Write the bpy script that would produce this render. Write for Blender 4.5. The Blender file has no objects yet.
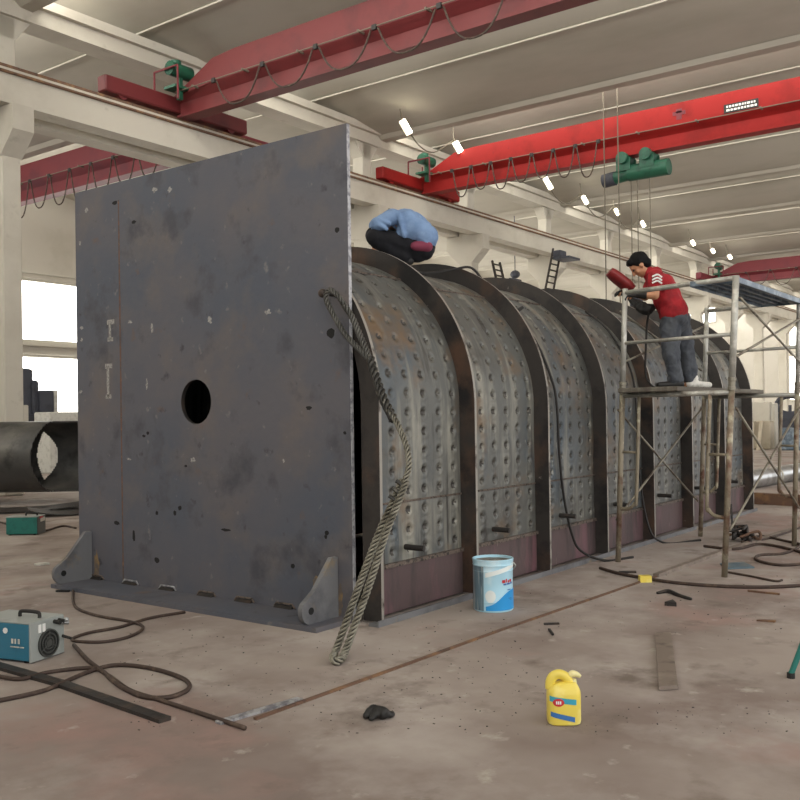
import bpy, math, random
from mathutils import Vector, Matrix, noise as mnoise
random.seed(7)
S = bpy.context.scene
COL = S.collection
PI = math.pi

# ------------------------------------------------------------------ camera
FPX = 937.0; PPX, PPY = 400.0, 411.0; CAMH = 1.5
def _r0(px, py): return Vector((px - PPX, -(py - PPY), -FPX))
_vx = _r0(1100, 405).normalized()
_vy = _r0(-855, 433); _vy = (_vy - _vx * _vy.dot(_vx)).normalized()
_vz = _vx.cross(_vy)
RM = Matrix((_vx, _vy, _vz))
CAMP = Vector((0, 0, CAMH))
def ray(px, py): return RM @ _r0(px, py)
def onx(px, py, x): d = ray(px, py); return CAMP + d * ((x - CAMP.x) / d.x)
def ony(px, py, y): d = ray(px, py); return CAMP + d * ((y - CAMP.y) / d.y)
def onz(px, py, z=0.0): d = ray(px, py); return CAMP + d * ((z - CAMP.z) / d.z)
def atd(px, py, depth): return CAMP + ray(px, py) * (depth / FPX)
cd = bpy.data.cameras.new('camera'); cam = bpy.data.objects.new('camera', cd); COL.objects.link(cam)
cam.matrix_world = Matrix.Translation(CAMP) @ RM.to_4x4()
cd.sensor_width = 36; cd.lens = 36 * FPX / 800; cd.shift_y = 11 / 800; cd.clip_end = 300
S.camera = cam

# ------------------------------------------------------------------ world, light, exposure
W = bpy.data.worlds.new('World'); S.world = W; W.use_nodes = True
bg = W.node_tree.nodes['Background']; bg.inputs[0].default_value = (1.0, 0.99, 0.985, 1); bg.inputs[1].default_value = 0.88
S.view_settings.view_transform = 'Standard'; S.view_settings.look = 'None'
S.view_settings.gamma = 1; S.view_settings.use_curve_mapping = False
S.view_settings.exposure = 1.1
GLAZE = 4.2       # daylight in the roof lights
WINDOW = 3.0      # daylight in the wall windows

# ------------------------------------------------------------------ materials
def lin(c):
    if isinstance(c, str):
        c = [int(c[i:i + 2], 16) / 255 for i in (0, 2, 4)]
    return tuple(x / 12.92 if x <= .04045 else ((x + .055) / 1.055) ** 2.4 for x in c) + (1,)
def mat(name, base, rough=.7, metal=0., layers=(), bump=None, emit=None, spec=.5):
    """layers: (colour, scale, low, high, detail, stretch xyz)"""
    m = bpy.data.materials.new(name); m.use_nodes = True
    nt = m.node_tree; b = nt.nodes['Principled BSDF']
    b.inputs['Roughness'].default_value = rough; b.inputs['Metallic'].default_value = metal
    b.inputs['Specular IOR Level'].default_value = spec
    b.inputs['Base Color'].default_value = lin(base)
    if emit:
        b.inputs['Emission Color'].default_value = lin(emit[0]); b.inputs['Emission Strength'].default_value = emit[1]
    if layers or bump:
        tc = nt.nodes.new('ShaderNodeTexCoord')
    cur = None
    for i, L in enumerate(layers):
        c, sc, lo, hi = L[:4]; det = L[4] if len(L) > 4 else 4; st = L[5] if len(L) > 5 else (1, 1, 1)
        mp = nt.nodes.new('ShaderNodeMapping'); mp.inputs['Scale'].default_value = st; mp.inputs['Location'].default_value = (i * 3.7, i * 1.3, i * 2.1)
        nt.links.new(tc.outputs['Object'], mp.inputs[0])
        n = nt.nodes.new('ShaderNodeTexNoise'); n.inputs['Scale'].default_value = sc; n.inputs['Detail'].default_value = det; n.inputs['Roughness'].default_value = .6
        nt.links.new(mp.outputs[0], n.inputs[0])
        r = nt.nodes.new('ShaderNodeMapRange'); r.inputs[1].default_value = lo; r.inputs[2].default_value = hi
        nt.links.new(n.outputs[0], r.inputs[0])
        mx = nt.nodes.new('ShaderNodeMix'); mx.data_type = 'RGBA'
        nt.links.new(r.outputs[0], mx.inputs[0])
        if cur is None: mx.inputs[6].default_value = lin(base)
        else: nt.links.new(cur, mx.inputs[6])
        mx.inputs[7].default_value = lin(c); cur = mx.outputs[2]
    if cur is not None: nt.links.new(cur, b.inputs['Base Color'])
    if bump:
        n = nt.nodes.new('ShaderNodeTexNoise'); n.inputs['Scale'].default_value = bump[0]; n.inputs['Detail'].default_value = 5
        nt.links.new(tc.outputs['Object'], n.inputs[0])
        bp = nt.nodes.new('ShaderNodeBump'); bp.inputs['Strength'].default_value = bump[1]; bp.inputs['Distance'].default_value = .02
        nt.links.new(n.outputs[0], bp.inputs['Height']); nt.links.new(bp.outputs[0], b.inputs['Normal'])
    return m
def emit_mat(name, c, s): return mat(name, '202020', emit=(c, s))
M = {}
M['plate'] = mat('mill_scale_plate', '616066', .6, .1, [('555a65', .9, .4, .62, 5), ('6d6664', 1.3, .5, .7, 6), ('4a4b52', 2.2, .55, .68, 6), ('44444a', 5, .64, .72, 5), ('7c7a7a', 9, .66, .78, 3), ('6b5a52', 3.5, .64, .76, 5)], (14, .12))
M['cut_edge'] = mat('flame_cut_edge', 'b3b3b5', .5, .3, [('7d7d82', 20, .45, .6, 4)], (40, .3))
M['shell'] = mat('boiler_shell_steel', '62635f', .5, .3, [('505b63', 1.1, .50, .70, 5), ('908e83', 2.4, .50, .68, 6, (3, .6, .3)), ('4c4a46', 1.5, .54, .70, 6), ('3f3d3a', 3.2, .58, .70, 6, (3, .6, .35)), ('74614c', 2.4, .55, .72, 5), ('b2b0a4', 7, .68, .76, 6, (2, 1, .5))], (25, .12))
M['rib'] = mat('dark_rib_steel', '3a3633', .6, .2, [('5a4436', 1.3, .5, .66, 6), ('232222', 2.6, .5, .66, 5), ('77706a', 14, .7, .78, 4)], (20, .2))
M['rib_edge'] = mat('bright_rib_edge', '99948b', .5, .3, [('4a423c', 5, .54, .66, 4)])
M['skirt'] = mat('primed_skirt', '5c4b4b', .6, .1, [('76545a', 1.8, .5, .66, 5, (1.5, 1, .4)), ('3e3a39', 2.4, .52, .7, 6, (2, 1, .4)), ('8a7d70', 7, .68, .76, 4, (3, 1, .5))], (18, .15))
M['plug'] = mat('dark_dimple_steel', '45423e', .5, .45, [('6a675f', 18, .5, .66), ('2f2c2a', 9, .52, .7)], (30, .2))  # darker tone for the middle of each shell dimple
M['weld'] = mat('weld_bead', '6d6158', .6, .3, [('3a342f', 30, .5, .6)], (60, .5))
M['rust'] = mat('rusty_steel', '6e5444', .8, .1, [('8d6b4c', 5, .5, .65), ('4b3c34', 7, .55, .7)], (30, .3))
M['lug'] = mat('lug_plate', '77787a', .6, .2, [('8b7d66', 6, .58, .72, 5), ('5a5a5e', 3, .5, .7)], (30, .15))
M['darkmetal'] = mat('dark_scrap_steel', '33302e', .6, .3, [('4b3f37', 6, .5, .66)], (30, .2))
M['burn'] = mat('scorch', '161616', .8)
M['chalk'] = mat('chalk', 'a9a7a2', .9, 0, [('7c7b7a', 60, .45, .6)])
M['rustmark'] = mat('rust_stain', '70564a', .85, 0, [('5c524d', 14, .45, .6), ('8b6a50', 30, .58, .7)])
M['yellowmark'] = mat('weld_burn_stain', '8f7754', .8, 0, [('6a6058', 16, .42, .6)])
M['rope'] = mat('wire_rope', '8e8b7d', .4, .35, [('5d594d', 9, .45, .65)], (60, .3))
M['rope_mid'] = mat('wire_rope_greasy', '5f5e59', .45, .35, [('42413d', 9, .45, .65)])
M['rope_dark'] = mat('wire_rope_dark', '3a3935', .5, .4, [('6d6a60', 20, .55, .68)])
M['concrete'] = mat('cream_painted_concrete', 'c3beb1', .85, 0, [('b1ab9d', .7, .48, .75, 5), ('a09a8c', 2.3, .62, .8, 5)], (6, .08))
M['ceil'] = mat('roof_slab', 'b4afa3', .9, 0, [('a5a093', .5, .45, .7, 4, (1, .4, 1))], (5, .05))
M['wall'] = mat('cream_wall', 'b8b3a8', .9, 0, [('a8a294', .5, .5, .75, 4)], (5, .05))
M['crane'] = mat('red_crane_paint', '8e2220', .55, 0, [('781d1b', 1.2, .48, .7, 4), ('5f2320', 4, .66, .8, 5)], spec=.15)
M['crane_dark'] = mat('dull_red_crane_paint', '6c2129', .65, 0, [('5d1d28', 1.2, .48, .7, 4)])
M['crane_old'] = mat('dark_red_crane_paint', '6a2426', .6, 0, [('561d20', 1.2, .48, .7, 4)])
M['black'] = mat('black_rubber', '1e1d1c', .6)
M['cable'] = mat('dirty_cable', '3e3029', .7, 0, [('5a4a3e', 12, .5, .65)])
M['bcable'] = mat('black_cable', '201d1b', .6)
M['wire'] = mat('grey_wire', '6b6557', .7)
M['green'] = mat('hoist_green', '1f5a44', .5, 0, [('16392e', 4, .5, .7)])
M['tube'] = mat('galvanised_tube', 'adaca4', .42, .35, [('d0cfc6', 6, .52, .62, 4), ('6e5f4e', 4, .55, .7, 5)], (40, .1))
M['tube_old'] = mat('rusty_scaffold_tube', '8b8270', .55, .3, [('bdb79f', 7, .55, .66, 4), ('67493a', 3.5, .5, .64, 5)], (40, .15))
M['brace'] = mat('brace_steel', '8c8779', .5, .4, [('5f544a', 6, .5, .65)])
M['deck'] = mat('blue_grey_deck', '5f6e7c', .45, .3, [('8b98a2', 4, .5, .62), ('414b56', 9, .55, .7)])
M['plank'] = mat('worn_plank', '5c564d', .8, 0, [('7b766a', 5, .5, .66, 5, (.3, 3, 1))], (30, .2))
M['skin'] = mat('skin', 'b98563', .55)
M['hair'] = mat('black_hair', '0a0909', .7, spec=.2)
M['redshirt'] = mat('red_shirt', 'a01822', .8, 0, [('86121c', 9, .45, .65)])
M['white'] = mat('white_paint', 'e6e6e2', .6)
M['jeans'] = mat('grey_trousers', '4f5359', .85, 0, [('3a3f48', 7, .45, .65), ('656a70', 5, .62, .75)])
M['whiteshoe'] = mat('white_shoe', 'dedbd3', .7, 0, [('b8b4a8', 20, .5, .7)])
M['denim'] = mat('light_blue_jacket', '7893b8', .8, 0, [('6883a9', 8, .45, .65), ('8fa7c6', 6, .6, .75)])
M['navy'] = mat('navy_trousers', '0a0b12', .9, 0, [('12131b', 10, .5, .65)])
M['pinkshirt'] = mat('red_undershirt', '7c3348', .85)
M['shield'] = mat('red_fibre_shield', '7c1c1e', .5, 0, [('5a1416', 12, .5, .65)])
M['paleblue'] = mat('pail_pale_blue', 'b4e0f2', .3, 0, [('d2eef8', 5, .5, .65)])
M['blue'] = mat('pail_blue', '2d9be0', .35)
M['pailsteel'] = mat('pail_bare_tin', '7e9aa8', .35, .4, [('b9c6c8', 9, .5, .6, 4, (4, 4, .3)), ('40586a', 8, .56, .66, 4, (4, 4, .3))])
M['paintwhite'] = mat('dried_white_paint', 'e8f0ee', .5)
M['lidgrey'] = mat('pail_lid', '77736c', .6, .1, [('5a5855', 9, .5, .66), ('a8a49a', 14, .6, .7)])
M['labelred'] = mat('label_red', 'c8323a', .5)
M['labelblue'] = mat('label_blue', '3a70b0', .5)
M['yellow'] = mat('jug_yellow', 'ead45c', .35, 0, [('f2e48c', 6, .5, .65)])
M['cream'] = mat('jug_cream', 'ece3a6', .4)
M['cyan'] = mat('label_cyan', '3aa0b8', .4)
M['w_blue'] = mat('welder_blue', '2f7089', .45, 0, [('2a6178', 4, .5, .7)])
M['w_grey'] = mat('welder_grey', '959a96', .5, 0, [('868b86', 6, .5, .7)])
M['w_teal'] = mat('welder_teal', '1f7168', .5, 0, [('195a54', 9, .5, .7)])
M['grille'] = mat('fan_grille', '4b4d4a', .5, .3)
M['pipe_steel'] = mat('rolled_steel', '565655', .42, .45, [('6d6b66', 1.5, .48, .66, 5), ('363636', 2.2, .5, .68, 5)], (20, .08))
M['silver'] = mat('silver_duct', 'b9bcbd', .3, .8, [('8f8f8e', 3, .5, .65)])
M['machine'] = mat('dark_machine', '3a3d47', .6, 0, [('2d2f38', 3, .5, .65)])
M['palebox'] = mat('pale_crate', 'c9c8c0', .8, 0, [('b3b2aa', 8, .5, .66)])
M['beige'] = mat('beige_panel', 'b3a996', .8, 0, [('a0967f', 2, .5, .7)])
M['steelflat'] = mat('scrap_flat_bar', '81756b', .6, .1, [('968a7e', 5, .5, .66), ('665c54', 8, .55, .7)])
M['blueplate'] = mat('blue_scrap', '5f7480', .6, .2, [('7b7f7d', 9, .5, .66)])
M['glow'] = emit_mat('window_daylight', 'fffdf4', WINDOW)
M['glaze'] = emit_mat('roof_daylight', 'fffaf0', GLAZE)
M['lampglow'] = emit_mat('lamp_diffuser', 'fff4d6', 9.0)
M['frame'] = mat('window_frame', 'b8b4a8', .7)
# floor
M['floor'] = mat('workshop_floor', 'a0958d', .88, 0, [('83756e', .45, .42, .62, 5), ('b0a7a0', .9, .48, .68, 6), ('9a7f77', .8, .56, .72, 6), ('71655d', 2.3, .56, .74, 6), ('bab3a9', 5, .62, .78, 5)], (9, .25))

# ------------------------------------------------------------------ mesh builder
def catmull(pts, n=8):
    P = [Vector(p) for p in pts]
    if len(P) < 3: return P
    E_ = [P[0] * 2 - P[1]] + P + [P[-1] * 2 - P[-2]]
    out = []
    for i in range(1, len(E_) - 2):
        a, b, c, d = E_[i - 1:i + 3]
        for k in range(n):
            t = k / n
            out.append(.5 * ((2 * b) + (c - a) * t + (2 * a - 5 * b + 4 * c - d) * t * t + (3 * b - a - 3 * c + d) * t ** 3))
    out.append(P[-1]); return out
class MB:
    def __init__(s): s.v = []; s.f = []; s.m = []
    def add(s, vs, fs, mi=0):
        o = len(s.v); s.v += [Vector(v) for v in vs]; s.f += [tuple(i + o for i in f) for f in fs]; s.m += [mi] * len(fs); return s
    def box(s, c, d, rz=0., R=None, mi=0):
        c = Vector(c); R = R or Matrix.Rotation(rz, 3, 'Z'); vs = []
        for z in (-.5, .5):
            for x, y in ((-.5, -.5), (.5, -.5), (.5, .5), (-.5, .5)):
                vs.append(c + R @ Vector((x * d[0], y * d[1], z * d[2])))
        return s.add(vs, [(3, 2, 1, 0), (4, 5, 6, 7), (0, 1, 5, 4), (1, 2, 6, 5), (2, 3, 7, 6), (3, 0, 4, 7)], mi)
    def bb(s, a, b, mi=0):
        return s.box([(a[i] + b[i]) / 2 for i in range(3)], [abs(b[i] - a[i]) for i in range(3)], mi=mi)
    def rbox(s, c, d, r=.01, rz=0., R=None, mi=0):
        """box with chamfered edges"""
        c = Vector(c); R = R or Matrix.Rotation(rz, 3, 'Z'); hx, hy, hz = (q / 2 for q in d); r = min(r, hx * .9, hy * .9, hz * .9)
        rings = []
        for z, ins in ((-hz, r), (-hz + r, 0), (hz - r, 0), (hz, r)):
            x, y = hx - ins, hy - ins; q = r * .9 if ins == 0 else r * .4
            ring = [(x - q, -y), (x, -y + q), (x, y - q), (x - q, y), (-x + q, y), (-x, y - q), (-x, -y + q), (-x + q, -y)]
            rings.append([c + R @ Vector((p[0], p[1], z)) for p in ring])
        return s.loft(rings, mi=mi)
    def loft(s, rings, closed=True, caps=True, mi=0):
        n = len(rings[0]); vs = [p for r in rings for p in r]; fs = []
        for i in range(len(rings) - 1):
            for j in range(n if closed else n - 1):
                k = (j + 1) % n
                fs.append((i * n + j, i * n + k, (i + 1) * n + k, (i + 1) * n + j))
        if caps and closed:
            fs.append(tuple(range(n - 1, -1, -1))); fs.append(tuple((len(rings) - 1) * n + j for j in range(n)))
        return s.add(vs, fs, mi)
    def tube(s, path, r, n=8, caps=True, mi=0, smooth=0, flat=1.):
        P = catmull(path, smooth) if smooth else [Vector(p) for p in path]
        m = len(P); rr = r if isinstance(r, (list, tuple)) else None
        t = (P[1] - P[0]).normalized(); u = t.orthogonal().normalized(); rings = []
        for i in range(m):
            t = (P[min(i + 1, m - 1)] - P[max(i - 1, 0)])
            if t.length < 1e-9: t = Vector((0, 0, 1))
            t.normalize(); u = (u - t * u.dot(t))
            if u.length < 1e-6: u = t.orthogonal()
            u.normalize(); w = t.cross(u)
            if rr: q = i / (m - 1) * (len(rr) - 1); k = min(int(q), len(rr) - 2); ri = rr[k] + (rr[k + 1] - rr[k]) * (q - k)
            else: ri = r
            rings.append([P[i] + (u * math.cos(a) + w * math.sin(a) * flat) * ri for a in (2 * PI * j / n for j in range(n))])
        return s.loft(rings, caps=caps, mi=mi)
    def cyl(s, a, b, r, n=16, mi=0, r2=None):
        return s.tube([a, b], [r, r if r2 is None else r2], n, mi=mi)
    def lathe(s, prof, c=(0, 0, 0), n=32, R=None, mi=0, caps=True):
        c = Vector(c); R = R or Matrix.Identity(3)
        return s.loft([[c + R @ Vector((max(r, 1e-4) * math.cos(2 * PI * j / n), max(r, 1e-4) * math.sin(2 * PI * j / n), z)) for j in range(n)] for r, z in prof], mi=mi, caps=caps)
    def ball(s, c, r, R=None, n=16, m=10, mi=0):
        c = Vector(c); r = (r, r, r) if not isinstance(r, (tuple, list)) else r; R = R or Matrix.Identity(3); rings = []
        for i in range(m + 1):
            a = -PI / 2 + PI * i / m; ca = max(math.cos(a), 1e-3)
            rings.append([c + R @ Vector((r[0] * ca * math.cos(2 * PI * j / n), r[1] * ca * math.sin(2 * PI * j / n), r[2] * math.sin(a))) for j in range(n)])
        return s.loft(rings, mi=mi)
    def prism(s, poly, off, mi=0):
        """poly: list of 3D points, extruded by off"""
        n = len(poly); P = [Vector(p) for p in poly]; off = Vector(off)
        vs = P + [p + off for p in P]
        fs = [tuple(range(n - 1, -1, -1)), tuple(range(n, 2 * n))] + [(i, (i + 1) % n, n + (i + 1) % n, n + i) for i in range(n)]
        return s.add(vs, fs, mi)
    def capsule(s, a, b, ra, rb, n=14, mi=0):
        """closed tapered capsule"""
        a, b = Vector(a), Vector(b); t = (b - a)
        L = t.length; t = t / max(L, 1e-6); u = t.orthogonal().normalized(); w = t.cross(u); rings = []
        for k in range(6):
            q = -PI / 2 + PI / 2 * k / 5; rings.append((a + t * ra * math.sin(q), max(ra * math.cos(q), ra * .02)))
        for k in range(6):
            q = PI / 2 * k / 5; rings.append((b + t * rb * math.sin(q), max(rb * math.cos(q), rb * .02)))
        return s.loft([[c + (u * math.cos(2 * PI * j / n) + w * math.sin(2 * PI * j / n)) * r for j in range(n)] for c, r in rings], mi=mi)
    def build(s, name, mats, parent=None, smooth=False, base=None):
        mats = mats if isinstance(mats, (list, tuple)) else [mats]
        if parent is not None:
            org = Vector((0, 0, 0)); q = parent
            while q is not None: org += Vector(q.location); q = q.parent
        elif base is not None: org = Vector(base)
        else:
            xs = [v.x for v in s.v]; ys = [v.y for v in s.v]; zs = [v.z for v in s.v]
            org = Vector(((min(xs) + max(xs)) / 2, (min(ys) + max(ys)) / 2, min(zs)))
        me = bpy.data.meshes.new(name); me.from_pydata([tuple(v - org) for v in s.v], [], s.f)
        for m in mats: me.materials.append(m)
        me.polygons.foreach_set('material_index', s.m)
        if smooth: me.polygons.foreach_set('use_smooth', [True] * len(s.f))
        me.update()
        o = bpy.data.objects.new(name, me); COL.objects.link(o)
        if parent is not None: o.parent = parent
        else: o.location = org
        if smooth and smooth != 'all':
            for e in ():
                pass
            md = o.modifiers.new('ws', 'WEIGHTED_NORMAL') if False else None
            try: me.set_sharp_from_angle(angle=math.radians(40))
            except Exception: pass
        return o
def tag(o, label=None, cat=None, group=None, kind=None):
    if label: o['label'] = label
    if cat: o['category'] = cat
    if group: o['group'] = group
    if kind: o['kind'] = kind
    return o
def thing(name, label, cat, loc, group=None):
    o = bpy.data.objects.new(name, None); COL.objects.link(o); o.location = loc; o.empty_display_size = .1
    return tag(o, label, cat, group)
def struct(name, mb, m, smooth=False): return tag(mb.build(name, m, smooth=smooth), kind='structure')
def dup(o, loc, label=None, parent=None):
    c = o.copy(); COL.objects.link(c)
    if parent is not None: c.parent = parent
    else:
        c.location = loc
        if label: c['label'] = label
    for ch in list(o.children): dup(ch, None, None, c)
    return c
def V(*a): return Vector(a)

# ================================================================== SETTING
f = MB(); nx, ny = 60, 40
vs = []; fs = []
for i in range(nx + 1):
    for j in range(ny + 1):
        vs.append((-6 + 86 * i / nx, -9 + 42 * j / ny, 0))
fs = [(i * (ny + 1) + j, (i + 1) * (ny + 1) + j, (i + 1) * (ny + 1) + j + 1, i * (ny + 1) + j + 1) for i in range(nx) for j in range(ny)]
f.add(vs, fs); struct('floor', f, M['floor'])

WB = 32.0; WE = 79.0
# sawtooth roof: slabs that fall away from the camera, daylight glazing on the far side of each gutter
x0 = 22.6; gx = [x0 + 5.93 * k for k in range(-5, 10)]
roof = MB(); glz = MB(); gut = MB()
for i, x in enumerate(gx[:-1]):
    xn = gx[i + 1]
    zhi, zlo = 10.75, 9.95
    roof.prism([(x + .15, -9, zhi), (xn - .1, -9, zlo), (xn - .1, -9, zlo + .2), (x + .15, -9, zhi + .2)], (0, WB + 9, 0))
    for k in (2,):
        xx = x + (xn - x) * k / 4; zz = zhi + (zlo - zhi) * k / 4
        roof.box((xx, (WB - 9) / 2, zz - .02), (.10, WB + 9, .04))
for x in gx:
    gut.prism([(x - .25, -9, 9.96), (x - .12, -9, 9.86), (x + .16, -9, 9.84), (x + .25, -9, 9.96)], (0, WB + 9, 0))
    glz.box((x + .2, (WB - 9) / 2, 10.36), (.04, WB + 9, .78))
struct('ceiling', roof, M['ceil'])
struct('trim_gutter', gut, M['ceil'])
struct('window_roof', glz, M['glaze'])
# far wall of the next bay with its window bands
wall = MB(); T = .25
def wall_y(y, x0, x1, z0, z1): wall.bb((x0, y, z0), (x1, y + T, z1))
for z0, z1 in ((0, 1.7), (3.95, 4.45), (6.8, 11.2)): wall_y(WB, -6, WE, z0, z1)
winx = [(.5 + 5.93 * k) for k in range(14)]
for k in range(len(winx) - 1):
    for z0, z1 in ((1.7, 3.95), (4.45, 6.8)):
        wall_y(WB, winx[k] - .35, winx[k] + .35, z0, z1)
struct('wall_back', wall, M['wall'])
n = 0
for k in range(3, len(winx) - 1):
    for z0, z1 in ((1.7, 3.95), (4.45, 6.8)):
        n += 1
        g = MB(); g.bb((winx[k] + .35, WB + .16, z0), (winx[k + 1] - .35, WB + .2, z1)); g.build
        o = struct('window_%d' % n, g, M['glow'])
        fr = MB(); a, b = winx[k] + .35, winx[k + 1] - .35
        for zz in (z0 + .04, z1 - .04): fr.bb((a, WB + .06, zz - .04), (b, WB + .14, zz + .04))
        fr.build('window_frame', M['frame'], o)
tr = MB()
tr.bb((-6, WB - .12, 3.97), (WE, WB, 4.05)); tr.bb((-6, WB - .2, 4.28), (WE, WB, 4.38)); tr.bb((-6, WB - .08, 7.0), (WE, WB, 7.07))
struct('trim_1', tr, M['frame'])
we = MB()
we.bb((WE, -9, 0), (WE + T, WB, 11.2))
struct('wall_end', we, M['wall'])
ws = MB(); ws.bb((-7.3, -1.0, 0), (-7.05, WB, 11.2)); struct('wall_light_block', ws, M['wall'])  # unseen wall added behind the camera, blocks light from that side
for (pa, pb) in (((789, 312), (806, 345)), ((789, 356), (806, 400)), ((680, 294), (716, 322))):
    n += 1
    a = onx(*pa, WE - .05); b = onx(*pb, WE - .05); g = MB(); g.bb((WE - .1, a.y, a.z), (WE - .04, b.y, b.z)); o = struct('window_%d' % n, g, M['glow'])
    fr = MB()
    for z in (a.z, b.z): fr.bb((WE - .14, a.y, z - .05), (WE - .02, b.y, z + .05))
    for y in (a.y, b.y): fr.bb((WE - .14, y - .05, a.z), (WE - .02, y + .05, b.z))
    fr.build('window_frame', M['frame'], o)

# concrete columns, crane runway beam and roof beam along the bay
ords = ['first', 'second', 'third', 'fourth', 'fifth', 'sixth', 'seventh', 'eighth', 'ninth', 'tenth', 'eleventh', 'twelfth']
def make_column(x):
    t = thing('concrete_column', '', 'column', (x, 17.6, 0), 'concrete columns carrying the crane runway')
    a = MB(); a.rbox((x, 17.6, 3.45), (.42, .55, 6.9), .03); a.build('shaft', M['concrete'], t)
    a = MB(); a.prism([(x - .23, 17.33, 6.75), (x - .23, 16.88, 7.2), (x - .23, 16.88, 7.7), (x - .23, 18.35, 7.7), (x - .23, 18.35, 7.2), (x - .23, 17.87, 6.75)], (.46, 0, 0)); a.build('corbel', M['concrete'], t)
    a = MB(); a.rbox((x, 17.67, 8.65), (.42, .38, 1.96), .02)
    a.prism([(x - .55, 17.48, 9.63), (x - .21, 17.48, 9.2), (x + .21, 17.48, 9.2), (x + .55, 17.48, 9.63)], (0, .38, 0)); a.build('upper_shaft', M['concrete'], t)
    return t
c0 = None
for k in range(11):
    x = 10.36 + 5.78 * k
    where = ['at the left edge of the picture', 'hidden behind the big steel plate', 'rising just right of the big steel plate', 'above the crouching man, next along the runway',
             'with the steel ladder beside it'][k] if k < 5 else 'far down the hall beyond the scaffold'
    lab = 'cream concrete runway column %s, %s from the left' % (where, ords[k])
    if c0 is None: c0 = make_column(x); c0['label'] = lab
    else: dup(c0, (x, 17.6, 0), lab)
bt = thing('runway_beam', 'long cream concrete crane runway beam with a rusty rail on top', 'beam', (35, 17.4, 7.71))
a = MB(); a.bb((-6, 17.0, 7.71), (WE, 17.46, 8.4)); a.build('beam', M['concrete'], bt)
a = MB(); a.bb((-6, 17.14, 8.4), (WE, 17.26, 8.52)); a.build('rail', M['rust'], bt)
a = MB(); a.tube([(-6, 16.95, 8.3), (WE, 16.95, 8.3)], .03, 6); a.build('conductor_pipe', M['rust'], bt)
bt = MB(); bt.bb((-6, 17.38, 9.63), (WE, 17.98, 10.05)); bt.bb((-6, 17.25, 9.95), (WE, 18.1, 10.15))
tag(bt.build('roof_beam', M['concrete']), 'cream concrete roof beam running along the tops of the columns', 'beam')
bt = thing('runway_beam', 'second concrete crane runway beam, behind the columns for the next bay', 'beam', (35, 18.1, 7.71))
a = MB(); a.bb((-6, 17.9, 7.71), (WE, 18.35, 8.4)); a.build('beam', M['concrete'], bt)
a = MB(); a.bb((-6, 18.07, 8.4), (WE, 18.19, 8.52)); a.build('rail', M['rust'], bt)

# ================================================================== BOILER
B = thing('boiler_shell', 'long dark steel arched boiler casing with dimpled panels and ribs behind a flat end plate', 'boiler', (9.7, 6.0, 0))
YC, ZC, YM = 5.6, 1.57, 5.88
def prof(off, nseg=26, foot=0.03, full=True):
    """outline (y,z) from near foot over the top to the far foot; off = inset from outer rib edge"""
    R = 1.474 - off; pts = [(YC - R, foot)]
    for i in range(nseg + 1):
        a = PI - (PI / 2) * i / nseg; pts.append((YC + R * math.cos(a), ZC + R * math.sin(a)))
    if full: pts += [(2 * YM - y, z) for y, z in reversed(pts)]
    return pts
RX = [5.27 + 1.28 * k for k in range(8)]
# end plate, with a round manhole
PX0, PX1, PYa, PYb, PH = 5.217, 5.252, 4.345, 7.66, 3.62
hy, hz, hr = 6.01, 1.634, .185
pl = MB(); N = 48
def sq(a):
    # border point in direction a
    c, s_ = math.cos(a), math.sin(a); t = 1e9
    if c > 1e-9: t = min(t, (PYb - hy) / c)
    if c < -1e-9: t = min(t, (PYa - hy) / c)
    if s_ > 1e-9: t = min(t, (PH - hz) / s_)
    if s_ < -1e-9: t = min(t, (.02 - hz) / s_)
    return hy + c * t, hz + s_ * t
angs = sorted([2 * PI * i / N for i in range(N)] + [math.atan2(z - hz, y - hy) % (2 * PI) for y in (PYa, PYb) for z in (.02, PH)])
N = len(angs); outer = [sq(a) for a in angs]; inner = [(hy + hr * math.cos(a), hz + hr * math.sin(a)) for a in angs]
ring = lambda x, pts: [V(x, y, z) for y, z in pts]
pl.loft([ring(PX0, inner), ring(PX0, outer)], caps=False)
pl.loft([ring(PX0, outer), ring(PX1, outer)], caps=False, mi=1)
pl.loft([ring(PX1, outer), ring(PX1, inner)], caps=False)
pl.loft([ring(PX1, inner), ring(PX0, inner)], caps=False, mi=2)
end = pl.build('end_plate', [M['plate'], M['cut_edge'], M['darkmetal']], B)
# ribs
for k, x in enumerate(RX):
    a = MB(); po = prof(0, foot=.02); pi = prof(.165, foot=.02); x2 = x + .03
    for p, q, mi in ((po, pi, 0),):
        nn = len(po)
        vs = [V(x, *p) for p in po] + [V(x, *p) for p in pi] + [V(x2, *p) for p in po] + [V(x2, *p) for p in pi]
        fsA = []; fsE = []
        for i in range(nn - 1):
            fsA += [(i, i + 1, nn + i + 1, nn + i), (2 * nn + i + 1, 2 * nn + i, 3 * nn + i, 3 * nn + i + 1)]
            fsE += [(i + 1, i, 2 * nn + i, 2 * nn + i + 1)]
        a.add(vs, fsA, 0); a.add(vs, fsE, 1)
    a.build('rib', [M['rib'], M['rib_edge']], B)
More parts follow.
